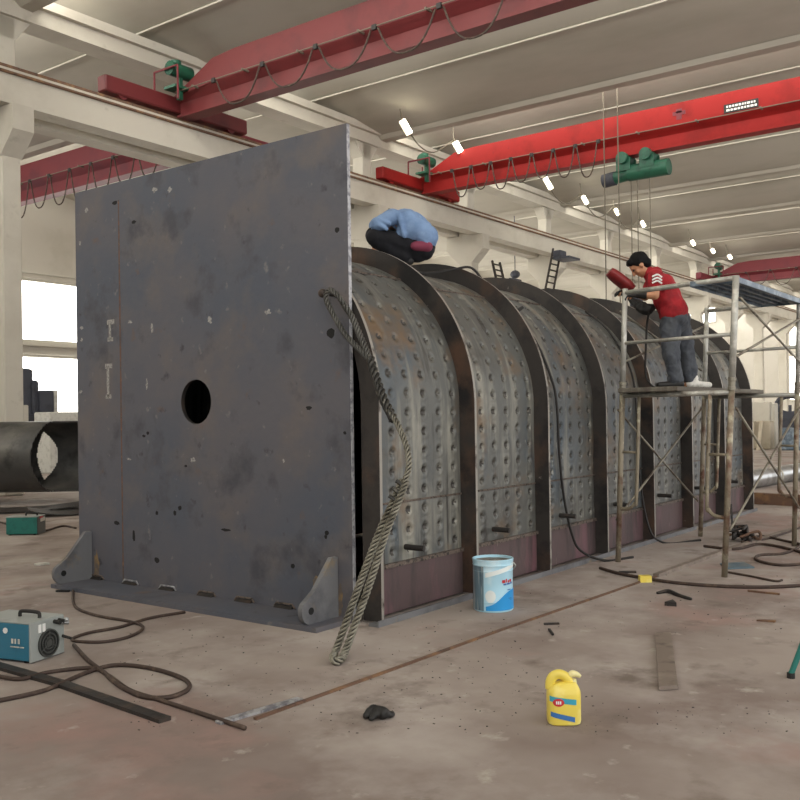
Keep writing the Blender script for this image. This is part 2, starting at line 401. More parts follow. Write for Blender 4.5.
# dimpled shell panels
def smooth_dent(d, r):
    return 0 if d > r * 1.6 else (-(1 - (d / r) ** 2) ** 2 if d < r else .18 * math.sin(PI * (d - r) / (.6 * r)))
OFF = .150
def shell_path():
    R = 1.474 - OFF; L1 = ZC - .38; La = R * PI / 2; Lf = 2 * (YM - YC)
    return R, L1, La, Lf
Lf_ = 2 * (YM - YC)
Rs, L1, La, Lf = shell_path(); TOT = 2 * L1 + 2 * La + Lf
def shell_pt(s_):
    if s_ < L1: return V(0, YC - Rs, .38 + s_), V(0, -1, 0)
    s_ -= L1
    if s_ < La: a = PI - s_ / Rs; return V(0, YC + Rs * math.cos(a), ZC + Rs * math.sin(a)), V(0, math.cos(a), math.sin(a))
    s_ -= La
    if s_ < Lf: return V(0, YC + s_, ZC + Rs), V(0, 0, 1)
    s_ -= Lf
    if s_ < La: a = PI / 2 - s_ / Rs; return V(0, 2 * YM - YC + Rs * math.cos(a), ZC + Rs * math.sin(a)), V(0, math.cos(a), math.sin(a))
    s_ -= La
    return V(0, 2 * YM - YC + Rs, ZC - s_), V(0, 1, 0)
NEAR = L1 + La + Lf
for k in range(7):
    xa, xb = RX[k] + .028, RX[k + 1] + .002
    w = xb - xa; nu = 76; nfine = 230; fine = NEAR * .93
    sl = [fine * i / nfine for i in range(nfine + 1)] + [fine + (TOT - fine) * (i + 1) / 30 for i in range(30)]
    px_, pz_ = w / 6.0, .150
    vs = []
    ph = random.random() * .03
    for si in sl:
        p, nrm = shell_pt(si)
        row = round((si - .09) / pz_)
        for i in range(nu + 1):
            u = w * i / nu; h = 0
            if si <= fine and row >= 0:
                c = max(0, min(5, int(u / px_)))
                cu = (c + .5) * px_; cv = .09 + row * pz_
                jr = .040 + .006 * mnoise.noise(V(c * 3.1, row * 2.7, k * 5.5)); jx = .010 * mnoise.noise(V(c * 1.7, row * 4.1, k * 2.2))
                d = math.hypot(u - cu - jx, si - cv)
                h = smooth_dent(d, jr) * .026
                h += .006 * mnoise.noise(V(u * 3, si * 3, k * 9.))
            vs.append(V(xa + u, p.y, p.z) + nrm * h)
    ns = len(sl); fs = [(j * (nu + 1) + i, j * (nu + 1) + i + 1, (j + 1) * (nu + 1) + i + 1, (j + 1) * (nu + 1) + i) for j in range(ns - 1) for i in range(nu)]
    a = MB(); a.add(vs, fs); a.m = dm_ = []
    for j in range(ns - 1):
        sc_ = (sl[j] + sl[j + 1]) / 2; row = round((sc_ - .09) / pz_)
        for i in range(nu):
            uc = w * (i + .5) / nu; c = max(0, min(5, int(uc / px_)))
            d = math.hypot(uc - (c + .5) * px_ - .010 * mnoise.noise(V(c * 1.7, row * 4.1, k * 2.2)), sc_ - .09 - row * pz_)
            dm_.append(1 if sc_ < fine and row >= 0 and d < .026 + .012 * mnoise.noise(V(c * 2.3, row * 3.3, k * 1.5)) else 0)
    a.build('shell_panel', [M['shell'], M['plug']], B, smooth='all')
    # weld seams across the panel
    for si in (.46, 2.42 if k % 2 else 2.50):
        p, nrm = shell_pt(si); q = p + nrm * .004
        a = MB(); a.tube([(xa, q.y, q.z), (xb, q.y, q.z)], .009, 6); a.build('weld_seam', M['weld'], B)
    # skirt below
    a = MB(); y = YC - Rs
    a.bb((xa, y - .01, .02), (xb, y + .015, .375)); a.build('skirt_panel', M['skirt'], B)
    a = MB(); a.bb((xa, y - .03, .362), (xb, y + .01, .392)); a.build('skirt_bead', M['weld'], B)
    # stub pipe
    xs = RX[k] + .50; a = MB()
    a.cyl((xs, y + .02, .49), (xs + .02, y - .16, .485), .022, 12)
    a.build('stub_pipe', M['darkmetal'], B, smooth=True)
a = MB(); a.bb((RX[0] + .03, 2 * YM - YC + Rs - .01, .02), (RX[-1], 2 * YM - YC + Rs + .01, .38)); a.build('skirt_panel', M['skirt'], B)
# vertical weld line of the first panel and the base runner
a = MB()
for y in (4.10, 7.57): a.bb((5.2, y, .0), (RX[-1] + .1, y + .09, .022))
a.bb((5.2, 4.10, .022), (RX[-1] + .1, 4.108, .045))
a.build('base_runner', M['lug'], B)
a = MB()
pp = [(RX[-1] - .005, y, z) for y, z in prof(.15, 20)]
a.prism(pp, (.012, 0, 0)); a.build('rear_plate', M['rib'], B)
# base plate in front of the end plate, lugs and stitch welds
a = MB(); a.bb((4.83, 4.36, .0), (PX0, 7.53, .035)); a.build('base_plate', [M['plate']], B)
def lug(y):
    a = MB()
    prf = [(PX0 - .005, .47), (PX0 - .07, .47), (4.96, .26)]
    for i in range(9):
        an = PI * .80 + i * PI * .72 / 8; prf.append((4.915 + .095 * math.cos(an), .125 + .095 * math.sin(an)))
    prf += [(PX0 - .005, .03)]
    cx, cz, r = 4.915, .125, .026
    hole = [(cx + r * math.cos(2 * PI * i / 16), cz + r * math.sin(2 * PI * i / 16)) for i in range(16)]
    a.prism([(x, y - .02, z) for x, z in prf], (0, .04, 0)); o = a.build('lug', M['lug'], B)
    h = MB(); h.cyl((cx, y - .023, cz), (cx, y + .023, cz), r, 16); h.build('lug_hole', M['burn'], o)
lug(4.50); lug(7.48)
def blob(c, w, h, m, name, seed, n=14, rag=.35, parent=B, x=PX0 - .002):
    rs = random.Random(seed); a = MB(); P = []
    for i in range(n):
        t = 2 * PI * i / n; r = 1 + rag * (rs.random() - .6); P.append(V(x, c[0] + w / 2 * math.cos(t) * r, c[1] + h / 2 * math.sin(t) * r))
    a.add([V(x, c[0], c[1])] + P, [(0, 1 + (i + 1) % n, 1 + i) for i in range(n)])
    return a.build(name, m, parent)
def on_plate(px, py): p = onx(px, py, PX0); return (p.y, p.z)
M1 = 1 / 130.0
for i, (px, py, w, h) in enumerate([(331, 333, 10, 10), (309, 408, 8, 4), (150, 330, 6, 6), (134, 222, 7, 4), (337, 230, 6, 6), (345, 433, 4, 3), (148, 433, 4, 4), (186, 466, 4, 3), (175, 513, 4, 6), (157, 513, 4, 5), (180, 508, 5, 5), (134, 536, 4, 14),
                                    (157, 560, 7, 7), (117, 523, 9, 5), (144, 436, 5, 3), (328, 566, 7, 6), (327, 533, 6, 5), (326, 537, 4, 4), (293, 566, 6, 5), (115, 203, 8, 5), (226, 530, 14, 3)]):
    if px in (150,): continue
    blob(on_plate(px, py), w * M1 * (1 if px > 200 else 1.25), h * M1, M['burn'], 'scorch_mark', i)
for i, (px, py, w, h) in enumerate([(152, 329, 5, 12), (147, 385, 4, 12), (193, 460, 9, 6), (87, 210, 7, 6), (155, 190, 8, 7), (170, 190, 8, 6), (268, 312, 9, 5), (210, 320, 8, 7), (284, 461, 4, 4), (80, 243, 4, 6), (82, 328, 8, 5), (82, 340, 5, 5), (81, 392, 6, 4), (129, 459, 8, 3), (130, 322, 8, 4)]):
    blob(on_plate(px, py), w * M1, h * M1, M['chalk'], 'chalk_mark', 100 + i, 11, .8)
# the two chalked T shapes
for (cx, cy, hh) in ((110, 322, 17), (108, 366, 30)):
    a = MB(); 
    y0, z0 = on_plate(cx, cy); s_ = M1 * 1.2
    for (u0, v0, u1, v1) in ((-4.5, 2.2, 7, -2.5), (-2, -1, 2, -hh), (-4, -hh + 2, 5, -hh - 2)):
        a.add([V(PX0 - .002, y0 - u * s_, z0 + v * s_) for u, v in ((u0, v0), (u1, v0), (u1, v1), (u0, v1))], [(0, 3, 2, 1)])
    a.build('chalk_mark', M['chalk'], B)
# rust seam down the plate and burnt patches by the lugs
a = MB(); ys = on_plate(121, 400)[0]; zz = [.06 + 3.4 * i / 40 for i in range(41)]
vs = []
for i, z in enumerate(zz):
    wv = .010 + .018 * abs(mnoise.noise(V(0, 0, z * 3))) ; vs += [V(PX0 - .0015, ys - wv, z), V(PX0 - .0015, ys + wv * .7, z)]
a.add(vs, [(2 * i, 2 * i + 1, 2 * i + 3, 2 * i + 2) for i in range(40)]); a.build('rust_seam', M['rustmark'], B)
for i, (px, py, w, h) in enumerate([(97, 568, 12, 40), (316, 583, 10, 14), (340, 600, 8, 30)]):
    blob(on_plate(px, py), w * M1, h * M1, M['yellowmark'], 'burn_stain', 200 + i, 16, .5, x=PX0 - .0018)
for i, (px, py) in enumerate([(94, 584), (128, 587), (165, 594), (204, 603), (242, 610), (282, 616)]):
    y0 = onx(px, py, PX0 - .03).y
    a = MB(); a.prism([(PX0 - .002, y0 - .09, .036), (PX0 - .035, y0 - .09, .036), (PX0 - .002, y0 - .09, .056)], (0, .18, 0)); o = a.build('stitch_plate', M['darkmetal'], B)
    a = MB(); a.tube([(PX0 - .003, y0 - .11, .04), (PX0 - .004, y0 - .085, .068), (PX0 - .004, y0 + .085, .068), (PX0 - .003, y0 + .11, .04)], .008, 6); a.build('weld_bead', M['cut_edge'] if i in (1, 2) else M['weld'], o)
# hook pin for the sling
a = MB(); hp = onx(330, 293, PX0 - .05)
a.cyl((PX0 + .01, hp.y, hp.z), (PX0 - .11, hp.y + .02, hp.z - .005), .022, 10); a.ball((PX0 - .11, hp.y + .02, hp.z - .005), .034, n=10, m=6); a.build('hook_pin', M['darkmetal'], B, smooth=True)

# ================================================================== WIRE ROPE SLING
def strand_rope(mb, path, r, strands=4, pitch=.13, n=6, sm=10):
    P = catmull(path, sm); m = len(P); s_ = 0; fr = []
    t = (P[1] - P[0]).normalized(); u = t.orthogonal().normalized()
    Q = [P[0]]
    # resample finely
    L = [0]
    for i in range(1, m): L.append(L[-1] + (P[i] - P[i - 1]).length)
    tot = L[-1]; cnt = max(8, int(tot / .012)); R_ = []; j = 0
    for i in range(cnt + 1):
        d = tot * i / cnt
        while j < m - 2 and L[j + 1] < d: j += 1
        q = (d - L[j]) / max(L[j + 1] - L[j], 1e-9); R_.append(P[j].lerp(P[j + 1], q))
    frames = []
    for i in range(cnt + 1):
        t = (R_[min(i + 1, cnt)] - R_[max(i - 1, 0)]).normalized(); u = (u - t * u.dot(t)).normalized(); frames.append((u.copy(), t.cross(u)))
    mb.tube(R_, r * .55, 6, mi=1)  # dark core between the strands: groove shade put into its colour
    for k in range(strands):
        pts = []
        for i in range(cnt + 1):
            a = 2 * PI * (k / strands + (tot * i / cnt) / pitch); uu, ww = frames[i]
            pts.append(R_[i] + (uu * math.cos(a) + ww * math.sin(a)) * r * .70)
        mb.tube(pts, r * .33, n)
sl = thing('wire_rope_sling', 'spliced steel wire rope sling hanging from the right edge of the big plate', 'rope', (4.4, 3.8, 0))
A_ = PX0 - .09
p_top = V(A_, hp.y + .02, hp.z + .035)
def onp(px, py, x): return onx(px, py, x)
eye = MB()
j1 = onp(369, 357, 5.12)
strand_rope(eye, [onp(372, 362, 5.11), onp(358, 348, 5.10), onp(345, 334, 5.10), onp(333, 314, 5.10), onp(326, 298, 5.09), onp(330, 290, 5.10), onp(338, 296, 5.10), onp(344, 305, 5.13)], .021)
strand_rope(eye, [onp(344, 305, 5.13), onp(352, 317, 5.16), onp(361, 338, 5.15), onp(368, 354, 5.13), onp(374, 366, 5.11)], .024)
eye.build('upper_eye', [M['rope_mid'], M['bcable']], sl, smooth='all')
spl = MB(); strand_rope(spl, [onp(370, 358, 5.11), onp(376, 378, 5.08), onp(384, 400, 5.04), onp(390, 412, 5.02), onp(394, 420, 5.0)], .033, 4, .18); 
for (px, py, x) in ((373, 366, 5.09), (378, 383, 5.06), (388, 408, 5.01), (386, 413, 5.02)):
    q = onp(px, py, x); spl.tube([q + V(-.02, -.02, .01), q + V(-.01, -.045, -.03), q + V(.01, -.02, -.06)], .007, 5)
spl.build('splice', [M['rope_dark'], M['bcable']], sl, smooth='all')
th = MB(); strand_rope(th, [onp(389, 411, 5.02), onp(398, 425, 4.98), onp(406, 445, 4.94), onp(409, 462, 4.90), onp(407, 475, 4.86), onp(401, 488, 4.82)], .021)
th.build('rope_leg', [M['rope'], M['bcable']], sl, smooth='all')
lo = MB()
strand_rope(lo, [onp(403, 480, 4.86), onp(394, 500, 4.80), onp(379, 533, 4.71), onp(363, 575, 4.60), onp(347, 620, 4.48), onp(336, 650, 4.41), onz(333, 657, .04), onz(335, 661, .028), onz(340, 660, .03), onp(345, 652, 4.41),
    onp(356, 622, 4.47), onp(371.5, 578, 4.58), onp(386, 533, 4.69), onp(399, 500, 4.78), onp(406, 481, 4.84)], .025)
lo.build('lower_eye', [M['rope'], M['bcable']], sl, smooth='all')
th = MB()
for (px, py, x) in ((395, 492, 4.79), (399, 485, 4.82), (392, 500, 4.77)):
    q = onp(px, py, x); th.tube([q + V(-.03, .0, .03), q + V(0, -.03, 0), q + V(.03, -.01, -.04)], .013, 6)
th.build('rope_clip', M['rope_dark'], sl, smooth=True)

# ================================================================== CRANES
def festoon(x, y0, y1, z, nl, drop, m, parent, r=.02):
    a = MB(); s_ = (y1 - y0) / nl
    for i in range(nl):
        d = drop * (.8 + .3 * random.random()); pts = []
        for k in range(13):
            q = k / 12; c = (1 - abs(2 * q - 1) ** 2.6); pts.append((x, y0 + s_ * (i + .06 + .88 * q), z - d * c))
        a.tube(pts, r, 6)
    a.build('festoon_cable', M['cable'], parent, smooth='all')
    a = MB()
    for i in range(nl + 1): a.box((x, y0 + s_ * i, z + .03), (.06, .1, .1))
    a.build('cable_trolleys', M['black'], parent)
def crane(x, ya, yb, label, m, loops=None, plate=False, truck=True):
    """girder along y from runway end ya towards yb"""
    sg = -1 if yb < ya else 1
    t = thing('overhead_crane', label, 'crane', (x, ya, 8.45), 'red overhead travelling cranes')
    sec = [(-.27, 8.98), (-.27, 9.55), (.27, 9.55), (.27, 8.98), (.09, 8.80), (.09, 8.52), (.19, 8.50), (.19, 8.44), (-.19, 8.44), (-.19, 8.50), (-.09, 8.52), (-.09, 8.80)]
    rings = []
    for y, top in ((ya + sg * .2, 8.92), (ya + sg * 1.5, 9.5), (ya + sg * 2.2, 9.55), (yb, 9.55)):
        rings.append([V(x + a, y, min(z, top) if z > 9 else min(z, top - .02)) for a, z in sec])
    a = MB(); a.loft(rings); a.build('girder', m, t)
    a = MB(); a.rbox((x, ya, 8.77), (4.2, .3, .36), .03)
    for dx in (-1.6, 1.6): a.cyl((x + dx, ya - .09, 8.66), (x + dx, ya + .09, 8.66), .14, 16)
    a.build('end_truck', m, t)
    a = MB(); xx = x - .42
    a.tube([(xx, ya + sg * .4, 8.93), (xx, yb, 8.93)], .014, 6)
    for k in range(12):
        yy = ya + sg * (1 + k * 1.6)
        if (yb - yy) * sg < 0: break
        a.box((x - .34, yy, 8.95), (.2, .04, .04))
    a.build('festoon_wire', M['wire'], t)
    a = MB(); a.box((x - .4, ya + sg * .55, 8.98), (.10, .1, .5)); a.cyl((x - .7, ya + sg * .55, 9.38), (x - .1, ya + sg * .55, 9.38), .16, 14); a.cyl((x - .5, ya + sg * .55, 9.35), (x - .5, ya + sg * .55, 9.58), .12, 12); a.box((x - .4, ya + sg * .5, 8.98), (.5, .4, .06)); a.build('drive_motor', M['green'], t, smooth=True)
    a = MB(); fx = x - .75
    for (u, v) in ((0, .1), (0, .9), (.75, .1)):
        a.tube([(fx + u, ya + sg * v, 8.6), (fx + u, ya + sg * v, 9.35)], .025, 6)
    a.tube([(fx, ya + sg * .1, 9.35), (fx, ya + sg * .9, 9.35)], .025, 6); a.build('guard_rail', M['crane_dark'], t)
    if loops: festoon(xx, loops[0], loops[1], 8.88, loops[2], loops[3], m, t)
    return t
mc = crane(24.25, 17.2, -8.5, 'bright red overhead crane girder crossing the upper right with hanging cable loops', M['crane'], (15.7, 10.9, 7, .85))
a = MB(); p = onx(741, 106, 23.97); a.box((23.97, p.y, p.z), (.02, .85, .22)); pl_ = a.build('name_plate', M['black'], mc)
a = MB(); rs = random.Random(3)
for r in range(2):
    y = p.y + .36
    while y > p.y - .34:
        w = .03 + .05 * rs.random(); a.box((23.957, y - w / 2, p.z + .045 - .09 * r), (.004, w, .05)); y -= w + .025
a.build('lettering', M['white'], pl_)
a = MB(); p = onx(679, 115, 23.975)
for dy, dz, w, h in ((0, .05, .34, .1), (0, -.06, .14, .12), (0, .11, .16, .1)): a.box((23.975, p.y + dy, p.z + dz), (.008, w, h))
a.build('emblem', M['crane_dark'], mc)
crane(16.85, 18.13, 31.2, 'dull red overhead crane seen beside the left column, under the runway beam', M['crane_dark'], (20.2, 29.6, 9, .95))
crane(14.5, 17.2, -8.5, 'dark red overhead crane on the rail above the big plate at top left', M['crane_old'], (15.5, 8.0, 5, .7))
crane(52.1, 17.2, -8.5, 'distant maroon overhead crane girder beyond the scaffold top', M['crane_dark'], (15.2, 7.5, 6, .8))
# the green hoist on the near crane
h = thing('hoist', 'green electric wire rope hoist hanging under the bright red crane girder', 'hoist', (24.25, 9.9, 7.7))
X = 24.25
a = MB(); a.cyl((X, 10.2, 8.0), (X, 9.08, 8.0), .22, 20); a.cyl((X, 10.2, 7.98), (X, 10.6, 7.94), .17, 16); a.build('drum', M['green'], h, smooth=True)
a = MB(); a.cyl((X, 10.6, 7.93), (X, 10.95, 7.9), .19, 16); a.build('motor', M['machine'], h, smooth=True)
a = MB()
for y in (10.28, 9.62):
    a.cyl((X - .34, y, 8.38), (X + .3, y, 8.38), .16, 14); a.box((X - .2, y, 8.22), (.05, .4, .34)); a.box((X + .2, y, 8.22), (.05, .4, .34))
a.build('trolley', M['green'], h, smooth=True)
a = MB()
for y in (10.15, 9.97, 9.62): a.tube([(X, y, 7.82), (X, y, 4.6)], .014, 6)
a.build('hoist_rope', M['wire'], h)
a = MB(); a.rbox((X, 10.05, 4.45), (.16, .34, .36), .04); a.tube([(X, 10.05, 4.3), (X, 10.05, 4.1), (X, 10.14, 4.0), (X, 10.05, 3.92), (X, 9.96, 4.0)], .03, 8, smooth=4); a.build('hook_block', M['machine'], h, smooth=True)
for px in (604, 618):
    p = onx(px, 160, 23.4); a = MB(); a.tube([(23.4, p.y, 10.70), (23.4, p.y - .01, 7), (23.4, p.y, 3.2)], .016, 6)
    tag(a.build('hanging_cable', M['wire']), 'thin dark cable hanging left of the green hoist, the %s one of the pair' % ('left' if px == 604 else 'right'), 'cable', 'cables hanging beside the hoist')

def slabz(x):
    for i in range(len(gx) - 1):
        if gx[i] <= x < gx[i + 1]:
            t = max(0, min(1, (x - gx[i] - .15) / (gx[i + 1] - gx[i] - .25))); return 10.75 - .8 * t + .03
    return 10.5
# ================================================================== LAMPS
LP = [(406, 127, 10, 17), (458, 147, 9, 13), (548, 183, 7, 15), (585, 200, 6, 10), (617, 212, 5, 8), (643, 224, 5, 7), (693, 243, 5, 6), (713, 251, 5, 5), (730, 257, 5, 5)]
lp_pts = []
for i, (px, py, w, hh) in enumerate(LP):
    p = ony(px, py, 15.5); d = (p - CAMP).length; mpp = d / FPX
    nm = ['nearest, first from the left in the row', 'second from the left, above the end of the red girder', 'third from the left, below the red girder', 'fourth from the left, below the red girder', 'fifth from the left, beside the hanging cables', 'sixth from the left, under the green hoist', 'seventh from the left, far down the row', 'eighth from the left, far down the row', 'ninth and farthest in the row'][i]
    t = thing('ceiling_lamp', 'small bright hall lamp, ' + nm, 'lamp', p, 'bright lamps in a row under the roof')
    half = V(.22, -.25, -.6).normalized() * (hh * mpp * .44)
    u = half.normalized(); s_ = V(0, -.5, 0).cross(u).normalized()
    side = (V(-.6, -.7, -.2) - u * u.dot(V(-.6, -.7, -.2))).normalized(); wv = u.cross(side).normalized()
    R = Matrix((u, wv, side)).transposed()
    a = MB(); a.rbox(p - side * .05, (half.length * 2.1, w * mpp * .75, .08), .02, R=R); a.build('housing', M['frame'], t)
    a = MB(); a.rbox(p + side * .01, (half.length * 2, w * mpp * .6, .05), .02, R=R); a.build('diffuser', M['lampglow'], t)
    a = MB(); a.tube([p - side * .07, p + V(0, .15, .3), (p.x, p.y + .2, slabz(p.x))], .02, 6); a.build('hanger', M['wire'], t)
    lp_pts.append(p)
for i in range(len(lp_pts) - 1):
    A, Bp = lp_pts[i] + V(0, .15, .25), lp_pts[i + 1] + V(0, .15, .25)
    if i > 4: break
    a = MB(); a.tube([A, A.lerp(Bp, .3) + V(0, 0, -.55), A.lerp(Bp, .6) + V(0, 0, -.6), Bp], .02, 6, smooth=6)
    tag(a.build('lamp_cable', M['wire'], smooth='all'), 'sagging grey cable strung between the %s and %s lamps of the row' % (ords[i], ords[i + 1]), 'cable', 'cables between the hall lamps')

# ladders by the fifth column
def ladder(px_top, px_bot, label, w, n, cage=False):
    t = MB(); A = ony(*px_top, 16.45); Bq = ony(*px_bot, 16.0); s_ = V(w / 2, 0, 0)
    k_ = A.z / max(A.z - Bq.z, .01); n = int(n * k_); Bq = A + (Bq - A) * k_; Bq.z = 0
    st = thing('steel_ladder', label, 'ladder', Bq)
    for sg in (-1, 1):
        a = MB(); a.tube([A + s_ * sg, Bq + s_ * sg], .045, 6); a.build('stile', M['darkmetal'], st)
    for q in ():
        for sg in (-1, 1):
            a = MB(); a.tube([q + s_ * sg, V(q.x + s_.x * sg, 16.985, max(q.z, 7.78))], .03, 6); a.build('bracket', M['darkmetal'], st)
    a = MB()
    for i in range(n):
        q = A.lerp(Bq, (i + .5) / n); a.tube([q - s_, q + s_], .03, 5)
    a.build('rungs', M['darkmetal'], st)
    if cage:
        q = A.lerp(Bq, .28 / k_); a = MB(); a.box(q + V(.35, -.3, .1), (.9, .7, .08)); a.box(q + V(.2, -.1, .25), (.5, .3, .3)); a.build('landing', M['machine'], st)
ladder((557, 250), (549, 292), 'dark steel access ladder up to the runway beam beside the fifth column', .62, 7, True)
ladder((496, 262), (501, 284), 'short dark ladder behind the boiler top near the fourth column', .5, 4)
for px, py in ((515, 271),):
    p = ony(px, py, 20.0); t = MB(); t.tube([(p.x, p.y, slabz(p.x)), p], .02, 5); t.ball(p + V(0, 0, -.15), (.22, .22, .18), n=10, m=6); t.box(p + V(0, 0, -.4), (.9, .12, .12))
    tag(t.build('hanging_hook', M['machine']), 'small dark hook block hanging on a thin line behind the boiler top', 'hook')

# ================================================================== SCAFFOLD
FR = V(8.50, 2.73, 0); FL = V(8.80, 3.88, 0); BR = V(10.82, 2.71, 0); BL = V(11.09, 3.84, 0)
TILT = V(-.005, -.046, 1)
LT = 1.66; UT = 2.70
sc = thing('scaffold_tower', 'two tier tubular steel scaffold tower with cross braces beside the boiler', 'scaffold', (9.8, 3.3, 0))
def sp(p, z): return p + (V(-.005, -.055, 1) if p is FR else V(-.005, -.036, 1) if p is BR else TILT) * z
for (a_, b_, back) in ((FR, FL, False), (BR, BL, True)):
    nm = M['tube_old']
    # lower ladder frame
    a = MB(); a.tube([sp(a_, .0), sp(a_, LT + .06)], .027, 10); lf = a.build('leg', nm, sc, smooth='all')
    a = MB(); a.tube([sp(b_, .0), sp(b_, LT + .06)], .027, 10); a.build('leg', nm, sc, smooth='all')
    a = MB(); a.tube([sp(a_, LT), sp(b_, LT)], .024, 8); a.build('top_bar', M['tube'], sc, smooth='all')
    for (p, q) in ((a_, b_), (b_, a_)):
        e = (q - p); i1 = p + e * .17
        a = MB(); a.tube([sp(i1, LT), sp(i1, .68), sp(p + e * .155, .60), sp(p + e * .10, .545), sp(p, .53)], .018, 8, smooth=4)
        a.tube([sp(p, 1.10), sp(i1, 1.10)], .013, 6)
        a.build('inner_leg', nm, sc, smooth='all')
    # upper frame
    a = MB(); a.tube([sp(a_, LT + .06), sp(a_, UT + .0)], .030 if not back else .027, 10); a.build('leg', M['tube'], sc, smooth='all')
    a = MB(); a.tube([sp(b_, LT + .06), sp(b_, UT + .02)], .027, 10); a.build('leg', M['tube'], sc, smooth='all')
    a = MB(); a.tube([sp(a_, UT - .02), sp(b_, UT - .02)], .024, 8); a.build('top_bar', M['tube'], sc, smooth='all')
    a = MB(); a.tube([sp(a_, 2.18), sp(b_, 2.18)], .018, 8); a.build('rung', M['tube'], sc, smooth='all')
    for p in (a_, b_):
        a = MB(); a.tube([sp(p, LT + .02), sp(p, LT + .05), sp(p, LT + .055), sp(p, LT + .10), sp(p, LT + .105), sp(p, LT + .135)], [.036, .036, .031, .031, .036, .036], 10)
        a.build('joint_collar', M['brace'], sc)
for p, q in ((FR, BR), (FL, BL)):
    for (z0, z1) in ((.42, 1.52), (1.52, .42), (1.98, 2.50), (2.50, 1.98)):
        a = MB(); off = V(0, .03 if p is FL else -.03, 0) * (1 if z0 < z1 else 1.5)
        a.tube([sp(p, z0) + off, sp(q, z1) + off], .012, 6)
        a.build('cross_brace', M['brace'], sc, smooth='all')
# planks the man stands on
for i, v in enumerate((.545, .83)):
    p = FR.lerp(FL, v); q = BR.lerp(BL, v); z = LT + .024
    d = (q - p).normalized(); A = sp(p, z) - d * .16; Bq = sp(q, z) + d * .18; s_ = V(-d.y, d.x, 0)
    a = MB(); R = Matrix((d, s_, V(0, 0, 1))).transposed(); a.rbox((A + Bq) / 2 + V(0, 0, .024), ((Bq - A).length, .30, .045), .006, R=R)
    tag(a.build('scaffold_plank', M['plank']), 'grey walking plank on the scaffold, %s' % ('the nearer of the two' if i == 0 else 'the farther of the two, next to the boiler'), 'plank', 'planks under the standing man')
# ribbed steel deck on the top bars
dk = thing('scaffold_deck', 'ribbed blue grey steel deck lying across the top of the scaffold', 'deck', sp(FR, UT + .01))
p = FR.lerp(FL, .17); q = BR.lerp(BL, .19); d = (q - p).normalized(); s_ = V(-d.y, d.x, 0); z = UT - .055
A = sp(p, z) + d * .035; Bq = sp(q, z) - d * .035; R = Matrix((d, s_, V(0, 0, 1))).transposed(); mid = (A + Bq) / 2; Ld = (Bq - A).length
a = MB(); a.box(mid + V(0, 0, .05), (Ld, .44, .006), R=R)
for k in (-1, 1): a.box(mid + s_ * (.22 * k) + V(0, 0, .026), (Ld, .006, .05), R=R)
a.build('deck_plate', M['deck'], dk)
for k in range(4):
    a = MB(); a.box(mid + s_ * (-.15 + .1 * k) + V(0, 0, .035), (Ld, .035, .03), R=R); a.build('stiffener', M['deck'], dk)
for k in (-1, 1):
    a = MB(); e = mid + d * (Ld / 2 * k); a.box(e + V(0, 0, .024), (.02, .44, .04), R=R); a.build('end_hook_bar', M['deck'], dk)

# ================================================================== PEOPLE
def remesh(o, vox, smooth=4, disp=None):
    md = o.modifiers.new('r', 'REMESH'); md.mode = 'VOXEL'; md.voxel_size = vox; md.use_smooth_shade = True
    sm = o.modifiers.new('s', 'SMOOTH'); sm.factor = .5; sm.iterations = smooth
    if disp:
        t = bpy.data.textures.new('folds', 'CLOUDS'); t.noise_scale = disp[0]; t.noise_depth = 3
        dm = o.modifiers.new('d', 'DISPLACE'); dm.texture = t; dm.strength = disp[1]; dm.texture_coords = 'LOCAL'; dm.mid_level = .5
    return o
def chain(mb, pts, rad):
    for i in range(len(pts) - 1): mb.capsule(pts[i], pts[i + 1], rad[i], rad[i + 1])
def hand(mb, wrist, direc, palm_n, sc_=1., curl=.6):
    """palm and five bent fingers; direc = along the palm, palm_n = the way the palm faces"""
    d = Vector(direc).normalized(); pn = Vector(palm_n); pn = (pn - d * pn.dot(d)).normalized(); s_ = d.cross(pn)
    w = Vector(wrist)
    for k in range(4): mb.capsule(w, w + d * .085 * sc_ + s_ * (k - 1.5) * .019 * sc_, .02 * sc_, .0125 * sc_)
    for k, L in enumerate((.068, .078, .072, .056)):
        b = w + d * .085 * sc_ + s_ * (k - 1.5) * .020 * sc_; q = b; ang = curl * .5
        for j, fr in enumerate((.45, .32, .23)):
            nd = d * math.cos(ang) + pn * math.sin(ang); e = q + nd * L * fr * sc_; mb.capsule(q, e, .0095 * sc_, .0085 * sc_); q = e; ang += curl * .8
    b = w + d * .02 * sc_ - s_ * .026 * sc_; e1 = b + (d * .7 - s_ * .7 + pn * .3).normalized() * .042 * sc_; e2 = e1 + (d * .85 - s_ * .1 + pn * .5).normalized() * .03 * sc_
    mb.capsule(b, e1, .0125 * sc_, .0105 * sc_); mb.capsule(e1, e2, .0105 * sc_, .009 * sc_)
